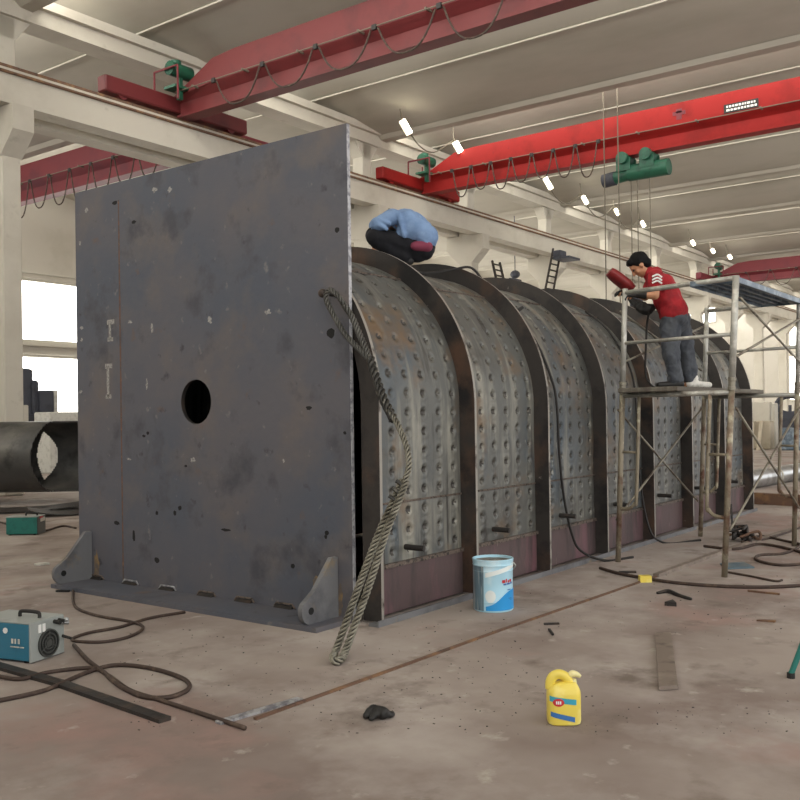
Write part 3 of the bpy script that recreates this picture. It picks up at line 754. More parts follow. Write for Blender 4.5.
def head(mb, c, fwd, up):
    f_ = Vector(fwd).normalized(); u = Vector(up); u = (u - f_ * u.dot(f_)).normalized(); l = u.cross(f_)
    R = Matrix((f_, l, u)).transposed(); c = Vector(c)
    g = lambda x, y, z: c + f_ * x + l * y + u * z
    mb.ball(g(-.01, 0, .03), (.098, .077, .092), R, 20, 14); mb.ball(g(.018, 0, -.035), (.072, .060, .082), R, 18, 12)
    mb.capsule(g(.06, 0, -.088), g(.05, 0, -.075), .022, .03)
    mb.capsule(g(.090, 0, .012), g(.108, 0, -.028), .009, .013)          # nose
    mb.capsule(g(.078, -.022, -.062), g(.078, .022, -.062), .010, .010)  # lips
    for s_ in (-1, 1):
        mb.capsule(g(.083, .014 * s_, .030), g(.074, .044 * s_, .028), .010, .009)   # brow
        mb.ball(g(-.005, .077 * s_, -.01), (.022, .010, .033), R, 10, 8)             # ear
        mb.ball(g(.055, .045 * s_, -.03), (.025, .02, .025), R, 10, 8)               # cheek
    return g, R
# --- standing man, leaning over the boiler
D = 9.45
fd = atd(690, 390, D)
plank_top = LT + .024 + .047
pm = thing('person', 'person in red shirt and grey trousers leaning over the boiler from the scaffold', 'person', (fd.x, fd.y, plank_top))
vd = (RM @ V(0, 0, -1)).normalized()    # straight away from the camera
def J(px, py, dd=0): return atd(px, py, D + dd)
hipL, hipR = J(671, 322, -.07), J(679, 320, .09)
kneL, kneR = J(671, 355, -.09), J(687, 354, .10)
ankL = J(676, 384, -.06); ankR = J(690, 381, .12)
ankL.z = plank_top + .085; ankR.z = plank_top + .085
wst = J(671, 306, .0); chs = J(662, 288, 0); nck = J(648, 271, 0); hdc = J(639.5, 265.5, .0)
shL, shR = J(655, 277, -.16), J(655, 275, .17)
elL, elR = J(655, 295.5, -.20), J(645, 297, .20)
wrL, wrR = J(638, 294.5, -.14), J(631, 292, .14)
hf = (J(629, 277, .02) - hdc); hu = (J(634, 249, 0) - hdc)
left_dir = (J(600, 300) - J(640, 300)).normalized()
body = MB()
chain(body, [hipL, kneL, ankL], [.085, .056, .042]); chain(body, [hipR, kneR, ankR], [.085, .056, .042])
for (an, dr) in ((ankL, left_dir), (ankR, -left_dir)): body.capsule(an + V(0, 0, -.05) - dr * .03, an + V(0, 0, -.058) + dr * .13, .032, .026)
chain(body, [(hipL + hipR) / 2, wst, chs, nck], [.115, .105, .12, .05]); chain(body, [chs, shL], [.10, .062]); chain(body, [chs, shR], [.10, .062])
chain(body, [nck + (chs - nck) * .3, hdc], [.052, .05])
chain(body, [shL, elL, wrL], [.052, .042, .030]); chain(body, [shR, elR, wrR], [.052, .042, .030])
hand(body, wrL, left_dir + V(0, 0, -.15), V(0, 0, -1), 1., .7); hand(body, wrR, left_dir + V(0, 0, .1), V(0, 0, -1), 1., .9)
hg, HR = head(body, hdc, hf, hu)
remesh(body.build('body', M['skin'], pm), .008, 3)
a = MB()
for s_ in (-1, 1): a.ball(hg(.082, .032 * s_, .008), .010, n=8, m=6)
a.build('eyes', M['black'], pm)
a = MB(); a.ball(hg(-.028, 0, .042), (.102, .088, .092), HR, 20, 14); a.ball(hg(-.055, 0, -.02), (.065, .074, .07), HR); a.capsule(hg(.045, -.04, .088), hg(.045, .04, .088), .036, .036)
for s_ in (-1, 1): a.capsule(hg(-.02, .072 * s_, .03), hg(.01, .074 * s_, .0), .02, .008)
remesh(a.build('hair', M['hair'], pm), .009, 2, (.03, .012))
a = MB()
chain(a, [J(673.5, 312), wst, chs, nck + (chs - nck) * .12], [.150, .140, .142, .072]); a.capsule(J(673, 311, -.06), J(673, 311, .06), .140, .140)
a.capsule(J(668, 300, -.05), J(668, 300, .05), .125, .125); a.capsule(J(664, 284, -.08), J(664, 284, .08), .10, .10)
chain(a, [chs.lerp(nck, .4), shL, shL.lerp(elL, .48)], [.10, .080, .070]); chain(a, [chs.lerp(nck, .4), shR, shR.lerp(elR, .48)], [.10, .080, .070])
remesh(a.build('shirt', M['redshirt'], pm), .010, 3, (.09, .035))
a = MB(); q = shL.lerp(elL, .25)
for k in range(3):
    c = shL.lerp(elL, .05 + .17 * k) - vd * .083 + V(0, 0, 0)
    a.tube([c + left_dir * .05 + V(0, 0, .0), c - vd * .006 + V(0, 0, .02), c - left_dir * .045 + V(0, 0, -.005)], .009, 6, smooth=4)
a.build('sleeve_stripes', M['white'], pm)
a = MB()
chain(a, [J(674, 314), (hipL + hipR) / 2], [.128, .132]); a.capsule(J(675, 318, -.06), J(675, 318, .06), .125, .125)
chain(a, [hipL, kneL, ankL + V(0, 0, .0)], [.110, .082, .072]); chain(a, [hipR, kneR, ankR + V(0, 0, .03)], [.110, .080, .070])
remesh(a.build('trousers', M['jeans'], pm), .010, 3, (.09, .05))
def shoe(an, dr, m, name):
    a = MB(); dr = Vector((dr.x, dr.y, 0)).normalized(); sd = V(-dr.y, dr.x, 0); z0 = plank_top
    c = V(an.x, an.y, z0)
    for k in (-1, 1): a.capsule(c - dr * .06 + sd * .012 * k + V(0, 0, .042), c + dr * .15 + sd * .016 * k + V(0, 0, .032), .040, .030)
    a.capsule(c - dr * .03 + V(0, 0, .05), c - dr * .015 + V(0, 0, .10), .052, .050)
    return remesh(a.build(name, m, pm), .008, 2)
tag(shoe(ankL + left_dir * .02, left_dir, M['black'], 'shoe'), 'black shoe'); tag(shoe(ankR - left_dir * .05, -left_dir + vd * .2, M['whiteshoe'], 'shoe'), 'white shoe pointing the other way')
for w_, el, sgn in ((wrL, elL, -.15), (wrR, elR, .1)):
    a = MB(); hand(a, w_, left_dir + V(0, 0, sgn), V(0, 0, -1), 1.18, .75); a.capsule(w_, w_ + (el - w_).normalized() * .07, .037, .042)
    remesh(a.build('glove', M['black'], pm), .007, 2)
# the shield he holds: a curved fibre mask with a dark window
sh = thing('welding_shield', 'dark red hand held welding shield in front of the standing man\'s face', 'welding shield', J(620, 281, .0))
ax = (J(632, 290, .05) - J(609, 272, .05)); cshield = J(620.5, 280.5, .05); ul = ax.normalized(); un = V(0, 0, 1) - ul * ul.z; un.normalize(); uw = ul.cross(un)
a = MB(); rings = []
for i in range(9):
    t = -1 + 2 * i / 8; r = 1 - .25 * abs(t) ** 4; rings.append([cshield + ul * (t * .145) + un * (.062 * math.sin(b) * r) + uw * (.115 * math.cos(b) * r) for b in (2 * PI * k / 20 for k in range(20))])
a.loft(rings); a.build('shell', M['shield'], sh, smooth=True)
a = MB(); a.rbox(cshield - un * .0 + ul * .148, (.012, .08, .09), .004, R=Matrix((ul, uw, un)).transposed()); a.build('window', M['black'], sh)
a = MB(); a.tube([cshield + ul * .12 - un * .05, wrR + left_dir * .09, wrR + left_dir * .07 - V(0, 0, .06)], .014, 8); a.build('handle', M['black'], sh)
# black torch bundle hanging from his gloves
tb = J(646, 309, .02); bu = thing('torch_bundle', 'black welding torch bundle hanging below the standing man\'s gloves', 'welding torch', tb)
a = MB(); a.tube([wrR + left_dir * .06 - V(0, 0, .03), J(636, 303, .1), J(640, 306, .06), J(647, 309, .03), J(655, 306, .02)], [.02, .04, .06, .065, .03], 12, smooth=5)
remesh(a.build('bundle', M['black'], bu), .010, 3, (.06, .05))
a = MB(); a.tube([J(649, 309, .03), J(647, 325, .1), J(646, 345, .1), J(645.5, 372, .1), J(650, 384, .06), J(658, 389, -.08)], .011, 7, smooth=6); a.build('torch_lead', M['bcable'], bu, smooth='all')

# --- crouching man on top of the boiler
X2 = 7.12
D2 = (RM.transposed() @ (V(X2, 5.3, 3.0) - CAMP)).z * -1
def K(px, py, dd=0): return atd(px, py, D2 + dd)
pc = thing('person', 'person in a light blue jacket and dark trousers crouching on top of the boiler', 'person', K(408, 260))
hp1, hp2 = K(423, 248, -.08), K(419, 246, .12)
kn1, kn2 = K(376, 238, -.12), K(374, 236, .22)
an1, an2 = K(404, 257, -.10), K(402, 255, .20)
wa = K(419, 238); ch = K(406, 223); nk = K(393, 219, .08); hd = K(390, 230, .27)
s1, s2 = K(394, 217, -.14), K(392, 216, .22)
e1, e2 = K(378, 224, -.14), K(376, 226, .26)
w1, w2 = K(382, 240, -.02), K(378, 240, .16)
hfw = K(385, 250, .27) - hd; hup = K(373, 223, .27) - hd
body = MB()
chain(body, [hp1, kn1, an1], [.08, .055, .042]); chain(body, [hp2, kn2, an2], [.08, .055, .042])
ld2 = (K(380, 250) - K(400, 250)).normalized()
for an in (an1, an2): body.capsule(an + V(0, 0, -.03), an + V(0, 0, -.04) + ld2 * .14, .034, .027)
chain(body, [(hp1 + hp2) / 2, wa, ch, nk], [.11, .10, .11, .05]); chain(body, [ch, s1], [.09, .055]); chain(body, [ch, s2], [.09, .055])
chain(body, [nk, hd], [.05, .05]); chain(body, [s1, e1, w1], [.05, .04, .03]); chain(body, [s2, e2, w2], [.05, .04, .03])
hand(body, w1, V(0, 0, -1) + ld2 * .3, vd, 1., .6); hand(body, w2, V(0, 0, -1) + ld2 * .3, -vd, 1., .6)
g2, R2 = head(body, hd, hfw, hup)
remesh(body.build('body', M['skin'], pc), .009, 3)
a = MB(); a.ball(g2(-.03, 0, .04), (.100, .086, .090), R2, 20, 14); a.ball(g2(-.055, 0, -.02), (.062, .072, .068), R2); remesh(a.build('hair', M['hair'], pc), .01, 2, (.03, .01))
a = MB()
chain(a, [K(420, 235), K(412, 227), K(403, 220.5), K(396, 219.5, .05)], [.150, .148, .112, .07])
a.capsule(K(425, 237, -.10), K(422, 236, .12), .128, .128); a.capsule(K(408, 221.5, -.10), K(405, 220, .16), .112, .112); a.capsule(K(415, 230, -.12), K(412, 229, .15), .122, .122)
a.capsule(K(405, 233, -.12), K(405, 233, .12), .085, .085)
chain(a, [s1, e1, e1.lerp(w1, .75)], [.070, .074, .052]); chain(a, [s2, e2, e2.lerp(w2, .7)], [.075, .07, .055])
for (pa, pb, rr) in (((399, 214), (404, 236), .022), ((417, 222), (428, 238), .018), ((412, 232), (427, 243), .016), ((379, 219), (389, 224), .016), ((377, 224), (387, 229), .016)):
    a.capsule(K(*pa, -.20), K(*pb, -.205), rr, rr)
remesh(a.build('jacket', M['denim'], pc), .011, 3, (.16, .03))
a = MB(); a.capsule(K(427, 246.5, -.165), K(415, 246, -.190), .056, .045); a.capsule(K(423, 246, -.05), K(421, 246, .12), .10, .10); remesh(a.build('undershirt', M['pinkshirt'], pc), .014, 3)
a = MB()
chain(a, [hp1, kn1], [.115, .092]); chain(a, [kn1, an1], [.090, .075]); chain(a, [hp2, kn2], [.115, .092]); chain(a, [kn2, an2], [.09, .075]); a.capsule(hp1, hp2, .118, .118); a.capsule(K(417, 252, -.08), K(416, 252, .12), .10, .10)
remesh(a.build('trousers', M['navy'], pc), .013, 4, (.1, .03))
for an in (an1, an2):
    a = MB(); a.capsule(an + V(0, 0, -.035) - ld2 * .05, an + V(0, 0, -.045) + ld2 * .15, .046, .036); remesh(a.build('shoe', M['black'], pc), .009, 2)

# ================================================================== PAIL
pc_ = V(6.19, 3.755, 0)
pa = thing('paint_pail', 'round light blue and white metal paint pail standing in front of the boiler', 'pail', pc_)
r = .157; H_ = .395
a = MB(); a.lathe([(r * .93, 0), (r * .97, .008), (r * .97, .02), (r * .95, .024), (r * .955, .07), (r * .975, .076), (r * .955, .083), (r * .965, .30), (r * .985, .306), (r * .97, .313), (r * .975, .345), (r * .995, .350), (r * .98, .357), (r, H_ - .012), (r * 1.015, H_ - .006), (r * 1.0, H_), (r * .95, H_), (r * .94, H_ - .02)], pc_, 48, caps=False)
a.build('drum', M['paleblue'], pa, smooth=True)
a = MB(); a.lathe([(.001, H_ - .02), (r * .6, H_ - .021), (r * .94, H_ - .02), (r * .95, H_ - .03), (.001, H_ - .03)], pc_, 40); a.build('lid', M['lidgrey'], pa, smooth=True)
a = MB(); a.lathe([(r * .90, 0), (r * .93, 0), (r * .93, .004), (.001, .004), (.001, .001)], pc_, 40); a.build('base', M['pailsteel'], pa)
tow = math.atan2(-pc_.y, -pc_.x)          # direction of the camera seen from the pail
def wrap(mb, poly, n=10, rr=r * .982, mi=0):
    """poly in (u deg, z): u grows to the right as seen from the camera; a band between lower and upper z curves"""
    vs = []; 
    for u, z0, z1 in poly:
        an = tow + math.radians(u)
        for z in (z0, z1): vs.append(pc_ + V(rr * math.cos(an), rr * math.sin(an), z))
    mb.add(vs, [(2 * i, 2 * i + 2, 2 * i + 3, 2 * i + 1) for i in range(len(poly) - 1)], mi)
a = MB(); wrap(a, [(u, .012, .345) for u in range(-96, -24, 4)]); a.build('bare_tin_patch', M['pailsteel'], pa)
a = MB(); wrap(a, [(u, .015, .04 + .13 / (1 + math.exp(-(u - 20) / 14))) for u in range(-22, 96, 4)], rr=r * .984); a.build('wave_band', M['blue'], pa)
a = MB(); wrap(a, [(u, .30 - .05 * math.exp(-((u - 80) / 50) ** 2) * 0 + .0007 * (u + 20) - .035, .30 + .0007 * (u + 20)) for u in range(-22, 96, 4)], rr=r * .9845); a.build('wave_band', M['paintwhite'], pa)
a = MB(); wrap(a, [(-8 + 15 * math.cos(t), .125 - .05 * math.sin(t), .125 + .045 * math.sin(t)) for t in [PI - PI * i / 12 for i in range(13)]], rr=r * .990); a.build('paint_smear', M['paintwhite'], pa)
a = MB()
for (u0, u1, z0, z1) in ((26, 36, .222, .245), (38, 43, .225, .252), (45, 51, .222, .24), (53, 62, .225, .245)): wrap(a, [(u, z0, z1) for u in range(u0, u1 + 1, 2)], rr=r * .992)
a.build('lettering', M['labelred'], pa)
a = MB()
for (u0, u1, z0, z1) in ((30, 40, .205, .217), (42, 54, .207, .219), (56, 64, .209, .225), (44, 58, .165, .172), (48, 62, .1, .105), (52, 66, .09, .094)): wrap(a, [(u, z0, z1) for u in range(u0, u1 + 1, 2)], rr=r * .992)
a.build('lettering', M['labelblue'], pa)
a = MB(); q = tow + math.radians(88); a.tube([pc_ + V(r * 1.0 * math.cos(q), r * math.sin(q), .36), pc_ + V(r * 1.1 * math.cos(q), r * 1.1 * math.sin(q), .33), pc_ + V(r * 1.06 * math.cos(q - .8), r * 1.06 * math.sin(q - .8), .24)] [:2] + [pc_ + V(r * 1.05 * math.cos(q + .7), r * 1.05 * math.sin(q + .7), .27)], .005, 6, smooth=4); a.build('handle', M['tube'], pa)

# ================================================================== JUG
jc = V(4.10, 2.10, 0); ju = thing('yellow_jug', 'yellow plastic jug with handle and blue label on the floor in the foreground', 'jug', jc)
cr = (RM @ V(1, 0, 0)); cr = V(cr.x, cr.y, 0).normalized(); cfw = V(-cr.y, cr.x, 0)
def jl(x, y, z): return jc + cr * x + cfw * y + V(0, 0, z)
def sect(z, wx, wy, ox=0, n=28, p=3.2): return [jl(ox + wx * math.copysign(abs(math.cos(t)) ** (2 / p), math.cos(t)), wy * math.copysign(abs(math.sin(t)) ** (2 / p), math.sin(t)), z) for t in (2 * PI * i / n for i in range(n))]
a = MB(); a.loft([sect(0, .068, .05), sect(.006, .078, .058), sect(.02, .081, .060), sect(.142, .081, .060), sect(.160, .079, .058), sect(.178, .070, .05, .002), sect(.191, .058, .042, .006), sect(.2, .04, .034, .02)]); 
a.build('body', M['yellow'], ju, smooth=True)
a = MB(); a.tube([jl(-.064, 0, .165), jl(-.062, 0, .20), jl(-.046, 0, .226), jl(-.018, 0, .234), jl(.012, 0, .220), jl(.030, 0, .192)], .019, 10, smooth=5, flat=1.3); a.build('handle', M['yellow'], ju, smooth='all')
a = MB(); a.cyl(jl(.050, 0, .165), jl(.050, 0, .212), .019, 14, r2=.013); a.build('neck', M['cream'], ju, smooth=True)
a = MB(); a.tube([jl(.030, 0, .228), jl(.045, 0, .236), jl(.066, 0, .232), jl(.084, 0, .222)], [.014, .017, .014, .008], 10, smooth=4); a.build('cap', M['cream'], ju, smooth='all')
def jwrap(z0f, z1f, x0, x1, m, name, k=1.012, n=18):
    a = MB(); vs = []
    for i in range(n + 1):
        x = x0 + (x1 - x0) * i / n; t = max(0., 1 - (abs(x) / .0812) ** 3.2); y = -.060 * t ** (1 / 3.2)
        for z in (z0f(x), z1f(x)): vs.append(jl(x, y * k - .0006, z))
    a.add(vs, [(2 * i, 2 * i + 2, 2 * i + 3, 2 * i + 1) for i in range(n)]); return a.build(name, m, ju)
jwrap(lambda x: .108 - x * .14, lambda x: .134 - x * .14, -.074, .052, M['cyan'], 'label_band')
jwrap(lambda x: .030 - x * .24, lambda x: .054 - x * .24, -.070, .044, M['labelblue'], 'label_band')
jwrap(lambda x: .115 - math.sqrt(max(0, .027 ** 2 - (x + .034) ** 2)) * .7, lambda x: .115 + math.sqrt(max(0, .027 ** 2 - (x + .034) ** 2)) * .7, -.0608, -.0072, M['labelred'], 'label_badge', 1.03)
for (x0_, x1_) in ((-.046, -.040), (-.037, -.031), (-.028, -.022)): jwrap(lambda x: .107, lambda x: .122, x0_, x1_, M['paintwhite'], 'lettering', 1.045, 3)

# ================================================================== WELDERS
def welder(c, fx, size, mside, mface, label, detail=True):
    """c: ground point of the near front corner; fx: direction along the front face"""
    fx = Vector((fx[0], fx[1], 0)).normalized(); nrm = V(fx.y, -fx.x, 0); w, d, h_ = size
    P = lambda x, y, z: V(c[0], c[1], 0) + fx * x - nrm * y + V(0, 0, z)
    R = Matrix((fx, -nrm, V(0, 0, 1))).transposed()
    t = thing('welding_machine', label, 'welding machine', P(w / 2, d / 2, 0))
    a = MB(); a.rbox(P(w / 2, d / 2, h_ / 2 + .006), (w * .985, d * .96, h_ - .012), .008, R=R); a.build('casing', mside, t)
    a = MB(); a.rbox(P(w / 2, d / 2, h_ + .001), (w, d, .012), .005, R=R); a.build('top_cover', M['w_grey'] if detail else mside, t)
    a = MB(); a.rbox(P(w / 2, .006, h_ / 2 + .004), (w, .016, h_), .005, R=R); a.build('front_panel', mface, t)
    a = MB()
    for x in (.03, w - .03):
        for y in (.05, d - .05): a.box(P(x, y, .003), (.03, .03, .014), R=R)
    a.build('feet', M['black'], t)
    a = MB(); a.tube([P(w * .5, d * .14, h_), P(w * .5, d * .14, h_ + .03), P(w * .5, d * .19, h_ + .042), P(w * .5, d * .43, h_ + .042), P(w * .5, d * .48, h_ + .03), P(w * .5, d * .48, h_)], .012, 8, smooth=4); a.build('handle', M['black'], t, smooth='all')
    return t, P, R, nrm
wp, wq = V(3.245, 5.285, 0), V(3.53, 5.36, 0)
t, P, R, nrm = welder(wp, wq - wp, (.295, .46, .245), M['w_blue'], M['w_grey'], 'blue and grey portable welding machine on the floor at lower left')
a = MB(); Rr = Matrix((R.col[0], R.col[2], -R.col[1])).transposed()
ce = P(.148, -.004, .100)
def disc(mb, cc, r0, r1, n=28, th=.004):
    e1, e2, e3 = R.col[0], R.col[2], nrm
    ro = [cc + e1 * r1 * math.cos(2 * PI * i / n) + e2 * r1 * math.sin(2 * PI * i / n) for i in range(n)]; ri = [cc + e1 * r0 * math.cos(2 * PI * i / n) + e2 * r0 * math.sin(2 * PI * i / n) for i in range(n)]
    mb.loft([[p + e3 * th for p in ro], [p + e3 * th for p in ri]], caps=False); mb.loft([ro, [p + e3 * th for p in ro]], caps=False); mb.loft([[p + e3 * th for p in ri], ri], caps=False)
disc(a, ce, .001, .088, th=.002); g = a.build('fan_opening', M['black'], t)
a = MB()
for r0 in (.0, .036, .060, .083): disc(a, ce, max(.001, r0 - .004) if r0 else .001, r0 + .004 if r0 else .024, th=.012)
for k in range(3):
    an = PI / 2 + 2 * PI * k / 3; a.tube([ce + nrm * .012 + (R.col[0] * math.cos(an) + R.col[2] * math.sin(an)) * .022, ce + nrm * .012 + (R.col[0] * math.cos(an) + R.col[2] * math.sin(an)) * .085], .003, 5)
a.build('fan_guard', M['grille'], t)
for i, x in enumerate((.075, .110)):
    a = MB(); a.box(P(x, -.006, .205 - .002), (.022, .006, .05), R=R); a.build('sticker', M['white'], t)
a = MB(); 
for (x, z) in ((.205, .222), (.245, .222)): a.cyl(P(x, 0, z), P(x, -.05, z - .004), .013, 12)
a.build('terminal', M['black'], t, smooth=True)
a = MB(); a.cyl(P(.24, -.03, .21), P(.275, -.055, .205), .014, 10); a.ball(P(.26, -.05, .225), .017, n=10, m=6); a.build('cable_lug', M['silver'], t, smooth=True)
a = MB(); a.cyl(P(.277, 0, .115), P(.290, -.06, .10), .010, 8); a.build('plug', M['black'], t)
sx = -.0065
a = MB()
for k, (y0, w_) in enumerate(((.085, .02), (.113, .016), (.137, .022))): a.box(P(sx, y0, .135), (.003, w_ * .7, .03), R=R)
for k, (y0, w_) in enumerate(((.06, .03), (.095, .028), (.132, .04))): a.box(P(sx, y0, .100), (.003, w_, .007), R=R)
sxx = [v for v in a.v]
a.build('lettering', M['palebox'], t)
a = MB(); n_ = 16; cc = P(-.002, .195, .195); a.cyl(cc, cc - R.col[0] * .004, .018, n_); a.build('emblem', M['white'], t)
c2, q2 = onz(38, 535), onz(53, 532)
t, P, R, nrm = welder(c2, (.55, .45), (.30, .42, .235), M['w_teal'], M['grille'], 'small teal welding machine on the floor in front of the rolled steel cylinder')
a = MB(); a.box(P(.17, -.006, .19), (.16, .01, .05), R=R); a.build('sticker', M['palebox'], t); a = MB(); a.box(P(.12, -.006, .22), (.1, .01, .02), R=R); a.build('sticker', M['labelred'], t)

# ================================================================== ROLLED CYLINDER, LEFT
rad = .64; cy0 = V(7.3, 16.1, 0); dirc = V(1, -.28, 0).normalized()
cA, cB = ony(-60, 440, 15.6), ony(108, 440, 15.6)
base = V(9.62, 15.5, .84); dirc = (RM @ V(1, 0, 0)); dirc = V(dirc.x, dirc.y, 0).normalized(); toc = V(dirc.y, -dirc.x, 0)   # lies across the view
cyl_o = thing('rolled_steel_cylinder', 'big dark rolled steel cylinder with a cut opening lying at the left beyond the plate', 'steel cylinder', (base.x, base.y, .2))
a = MB(); nL, nA = 200, 180; keep = {}
vs = []; 
for i in range(nL + 1):
    l = -1.9 + 4.2 * i / nL
    for j in range(nA):
        th_ = 2 * PI * j / nA
        for rr in (rad, rad - .025): vs.append(base + dirc * l + toc * rr * math.cos(th_) + V(0, 0, rr * math.sin(th_)))
idx = lambda i, j, k: (i * nA + j % nA) * 2 + k
def solid(i, j):
    l = -1.9 + 4.2 * (i + .5) / nL; th_ = 2 * PI * (j + .5) / nA
    x, z = l, rad * math.sin(th_)
    if math.cos(th_) > 0: return x < .36 - .16 * (1 - (z / rad) ** 2) or x > 2.6
    return not (abs(x - .03) < .20 * max(0, 1 - (z / .47) ** 2))
for i in range(nL):
    for j in range(nA):
        if not solid(i, j): continue
        fs = [(idx(i, j, 0), idx(i, j + 1, 0), idx(i + 1, j + 1, 0), idx(i + 1, j, 0)), (idx(i, j, 1), idx(i + 1, j, 1), idx(i + 1, j + 1, 1), idx(i, j + 1, 1))]
        if i == nL - 1 or not solid(i + 1, j): fs.append((idx(i + 1, j, 0), idx(i + 1, j + 1, 0), idx(i + 1, j + 1, 1), idx(i + 1, j, 1)))
        if i == 0 or not solid(i - 1, j): fs.append((idx(i, j + 1, 0), idx(i, j, 0), idx(i, j, 1), idx(i, j + 1, 1)))
        if not solid(i, (j + 1) % nA): fs.append((idx(i, j + 1, 0), idx(i, j + 1, 1), idx(i + 1, j + 1, 1), idx(i + 1, j + 1, 0)))
        if not solid(i, (j - 1) % nA): fs.append((idx(i, j, 1), idx(i, j, 0), idx(i + 1, j, 0), idx(i + 1, j, 1)))
        a.f += fs; a.m += [0] * len(fs)
a.v = vs
a.build('shell', M['pipe_steel'], cyl_o, smooth=True)
for s_ in (-1.2, 1.3):
    a = MB(); c = base + dirc * s_; a.rbox((c.x, c.y, .105), (.25, 1.2, .21), .02, rz=math.atan2(dirc.y, dirc.x))
    tag(a.build('timber_sleeper', M['plank']), 'timber sleeper under the %s end of the rolled steel cylinder' % ('left' if s_ < 0 else 'right'), 'timber', 'sleepers under the rolled cylinder')
# flat dark sheets and hoses in front of it
for (px, py, dx, dy, rz, lab) in ((20, 511, 2.4, .9, -.6, 'dark steel sheet on the floor in front of the rolled cylinder'), (68, 514, 1.2, .8, -.5, 'dark steel sheet next to the left edge of the big plate')):
    p = onz(px, py); a = MB(); vs = []; n_ = 16; R = Matrix.Rotation(rz, 3, 'Z')
    for i in range(n_ + 1):
        x = -dx / 2 + dx * i / n_; zc = .015 + .10 * (2 * i / n_ - 1) ** 2
        for y in (-dy / 2, dy / 2): vs += [p + R @ V(x, y, zc), p + R @ V(x, y, zc + .012)]
    fs = []
    for i in range(n_):
        q = i * 4; fs += [(q, q + 4, q + 6, q + 2)[::-1], (q + 1, q + 5, q + 7, q + 3), (q, q + 1, q + 5, q + 4), (q + 2, q + 6, q + 7, q + 3)]
    fs += [(0, 2, 3, 1), (4 * n_, 4 * n_ + 1, 4 * n_ + 3, 4 * n_ + 2)]
    a.add(vs, fs); tag(a.build('steel_sheet', M['darkmetal'], smooth=True), lab, 'steel sheet')
# machine silhouette and crates in the next bay
mp = ony(38, 425, 25.0); mt = thing('machine_tool', 'dark grey machine seen against the bright window at the left', 'machine', (mp.x, 25, 0))
def mbx(pa, pb, y, dy, m, name, parent, r=.06, rnd=False):
    A, Bq = ony(*pa, y), ony(*pb, y); a = MB(); z0 = min(A.z, Bq.z); z1 = max(A.z, Bq.z)
    if rnd:
        xm = (A.x + Bq.x) / 2; rr = (Bq.x - A.x) / 2; poly = [(A.x, y, z0), (A.x, y, z1 - rr * .3)] + [(xm + rr * math.cos(PI - PI * i / 8), y, z1 - rr * .3 + rr * .3 * math.sin(PI * i / 8)) for i in range(1, 8)] + [(Bq.x, y, z1 - rr * .3), (Bq.x, y, z0)]
        a.prism(poly, (0, dy, 0))
    else: a.rbox(((A.x + Bq.x) / 2, y + dy / 2, (z0 + z1) / 2), (Bq.x - A.x, dy, z1 - z0), r)
    return a.build(name, m, parent)
a = MB(); A = ony(14, 414, 25); Bq = ony(56, 414, 25); a.rbox(((A.x + Bq.x) / 2, 25.6, A.z / 2), (Bq.x - A.x, 1.2, A.z), .05); a.build('bed', M['machine'], mt)
mbx((18, 368), (33, 415), 25.1, 1.0, M['machine'], 'column', mt, rnd=True); mbx((33, 380), (40, 415), 25.0, 1.1, M['machine'], 'column', mt)
mbx((40, 390), (54, 415), 24.9, 1.2, M['machine'], 'motor_cover', mt, rnd=True); mbx((54, 390), (58, 412), 25.1, .9, M['palebox'], 'side_cover', mt, rnd=True)
A, Bq = ony(50, 412, 23.5), ony(80, 422, 23.5); a = MB(); a.rbox(((A.x + Bq.x) / 2, 23.9, A.z / 2), (Bq.x - A.x, .8, A.z), .03)
tag(a.build('pale_crate', M['palebox']), 'pale crate in front of the dark machine at the left', 'crate')
A = ony(26, 405, 23.0); a = MB(); a.rbox((A.x, 23.2, A.z / 2), (.22, .3, A.z), .02); tag(a.build('grey_cabinet', M['frame']), 'narrow grey cabinet standing right beside the left column', 'cabinet')

# ================================================================== RIGHT BACKGROUND
A = V(15.6, 5.55, .175); Bq = V(27, 4.75, .175)
dpt = thing('silver_duct', 'long shiny silver duct pipe lying behind the far end of the boiler', 'pipe', (20, 5.2, 0))
a = MB(); a.cyl(A, Bq, .175, 28); a.build('pipe', M['silver'], dpt, smooth=True)
a = MB()
for q in (.1, .35, .6, .85): c = A.lerp(Bq, q); dd = (Bq - A).normalized(); a.cyl(c - dd * .03, c + dd * .03, .188, 28)
a.build('joint_band', M['frame'], dpt, smooth=True)
p, q = onz(752, 504), onz(804, 507); a = MB(); dd = (q - p); R_ = math.atan2(dd.y, dd.x); c = (p + q) / 2
for oy, oz, sy, sz in ((0, .09, .012, .16), (.05, .012, .11, .02), (.05, .168, .11, .02)): a.box(V(c.x, c.y, oz) + Matrix.Rotation(R_, 3, 'Z') @ V(0, oy, 0), (dd.length * 1.3, sy, sz), rz=R_)
tag(a.build('steel_channel', M['rust']), 'brown rusty steel channel on the floor below the silver duct', 'steel beam')
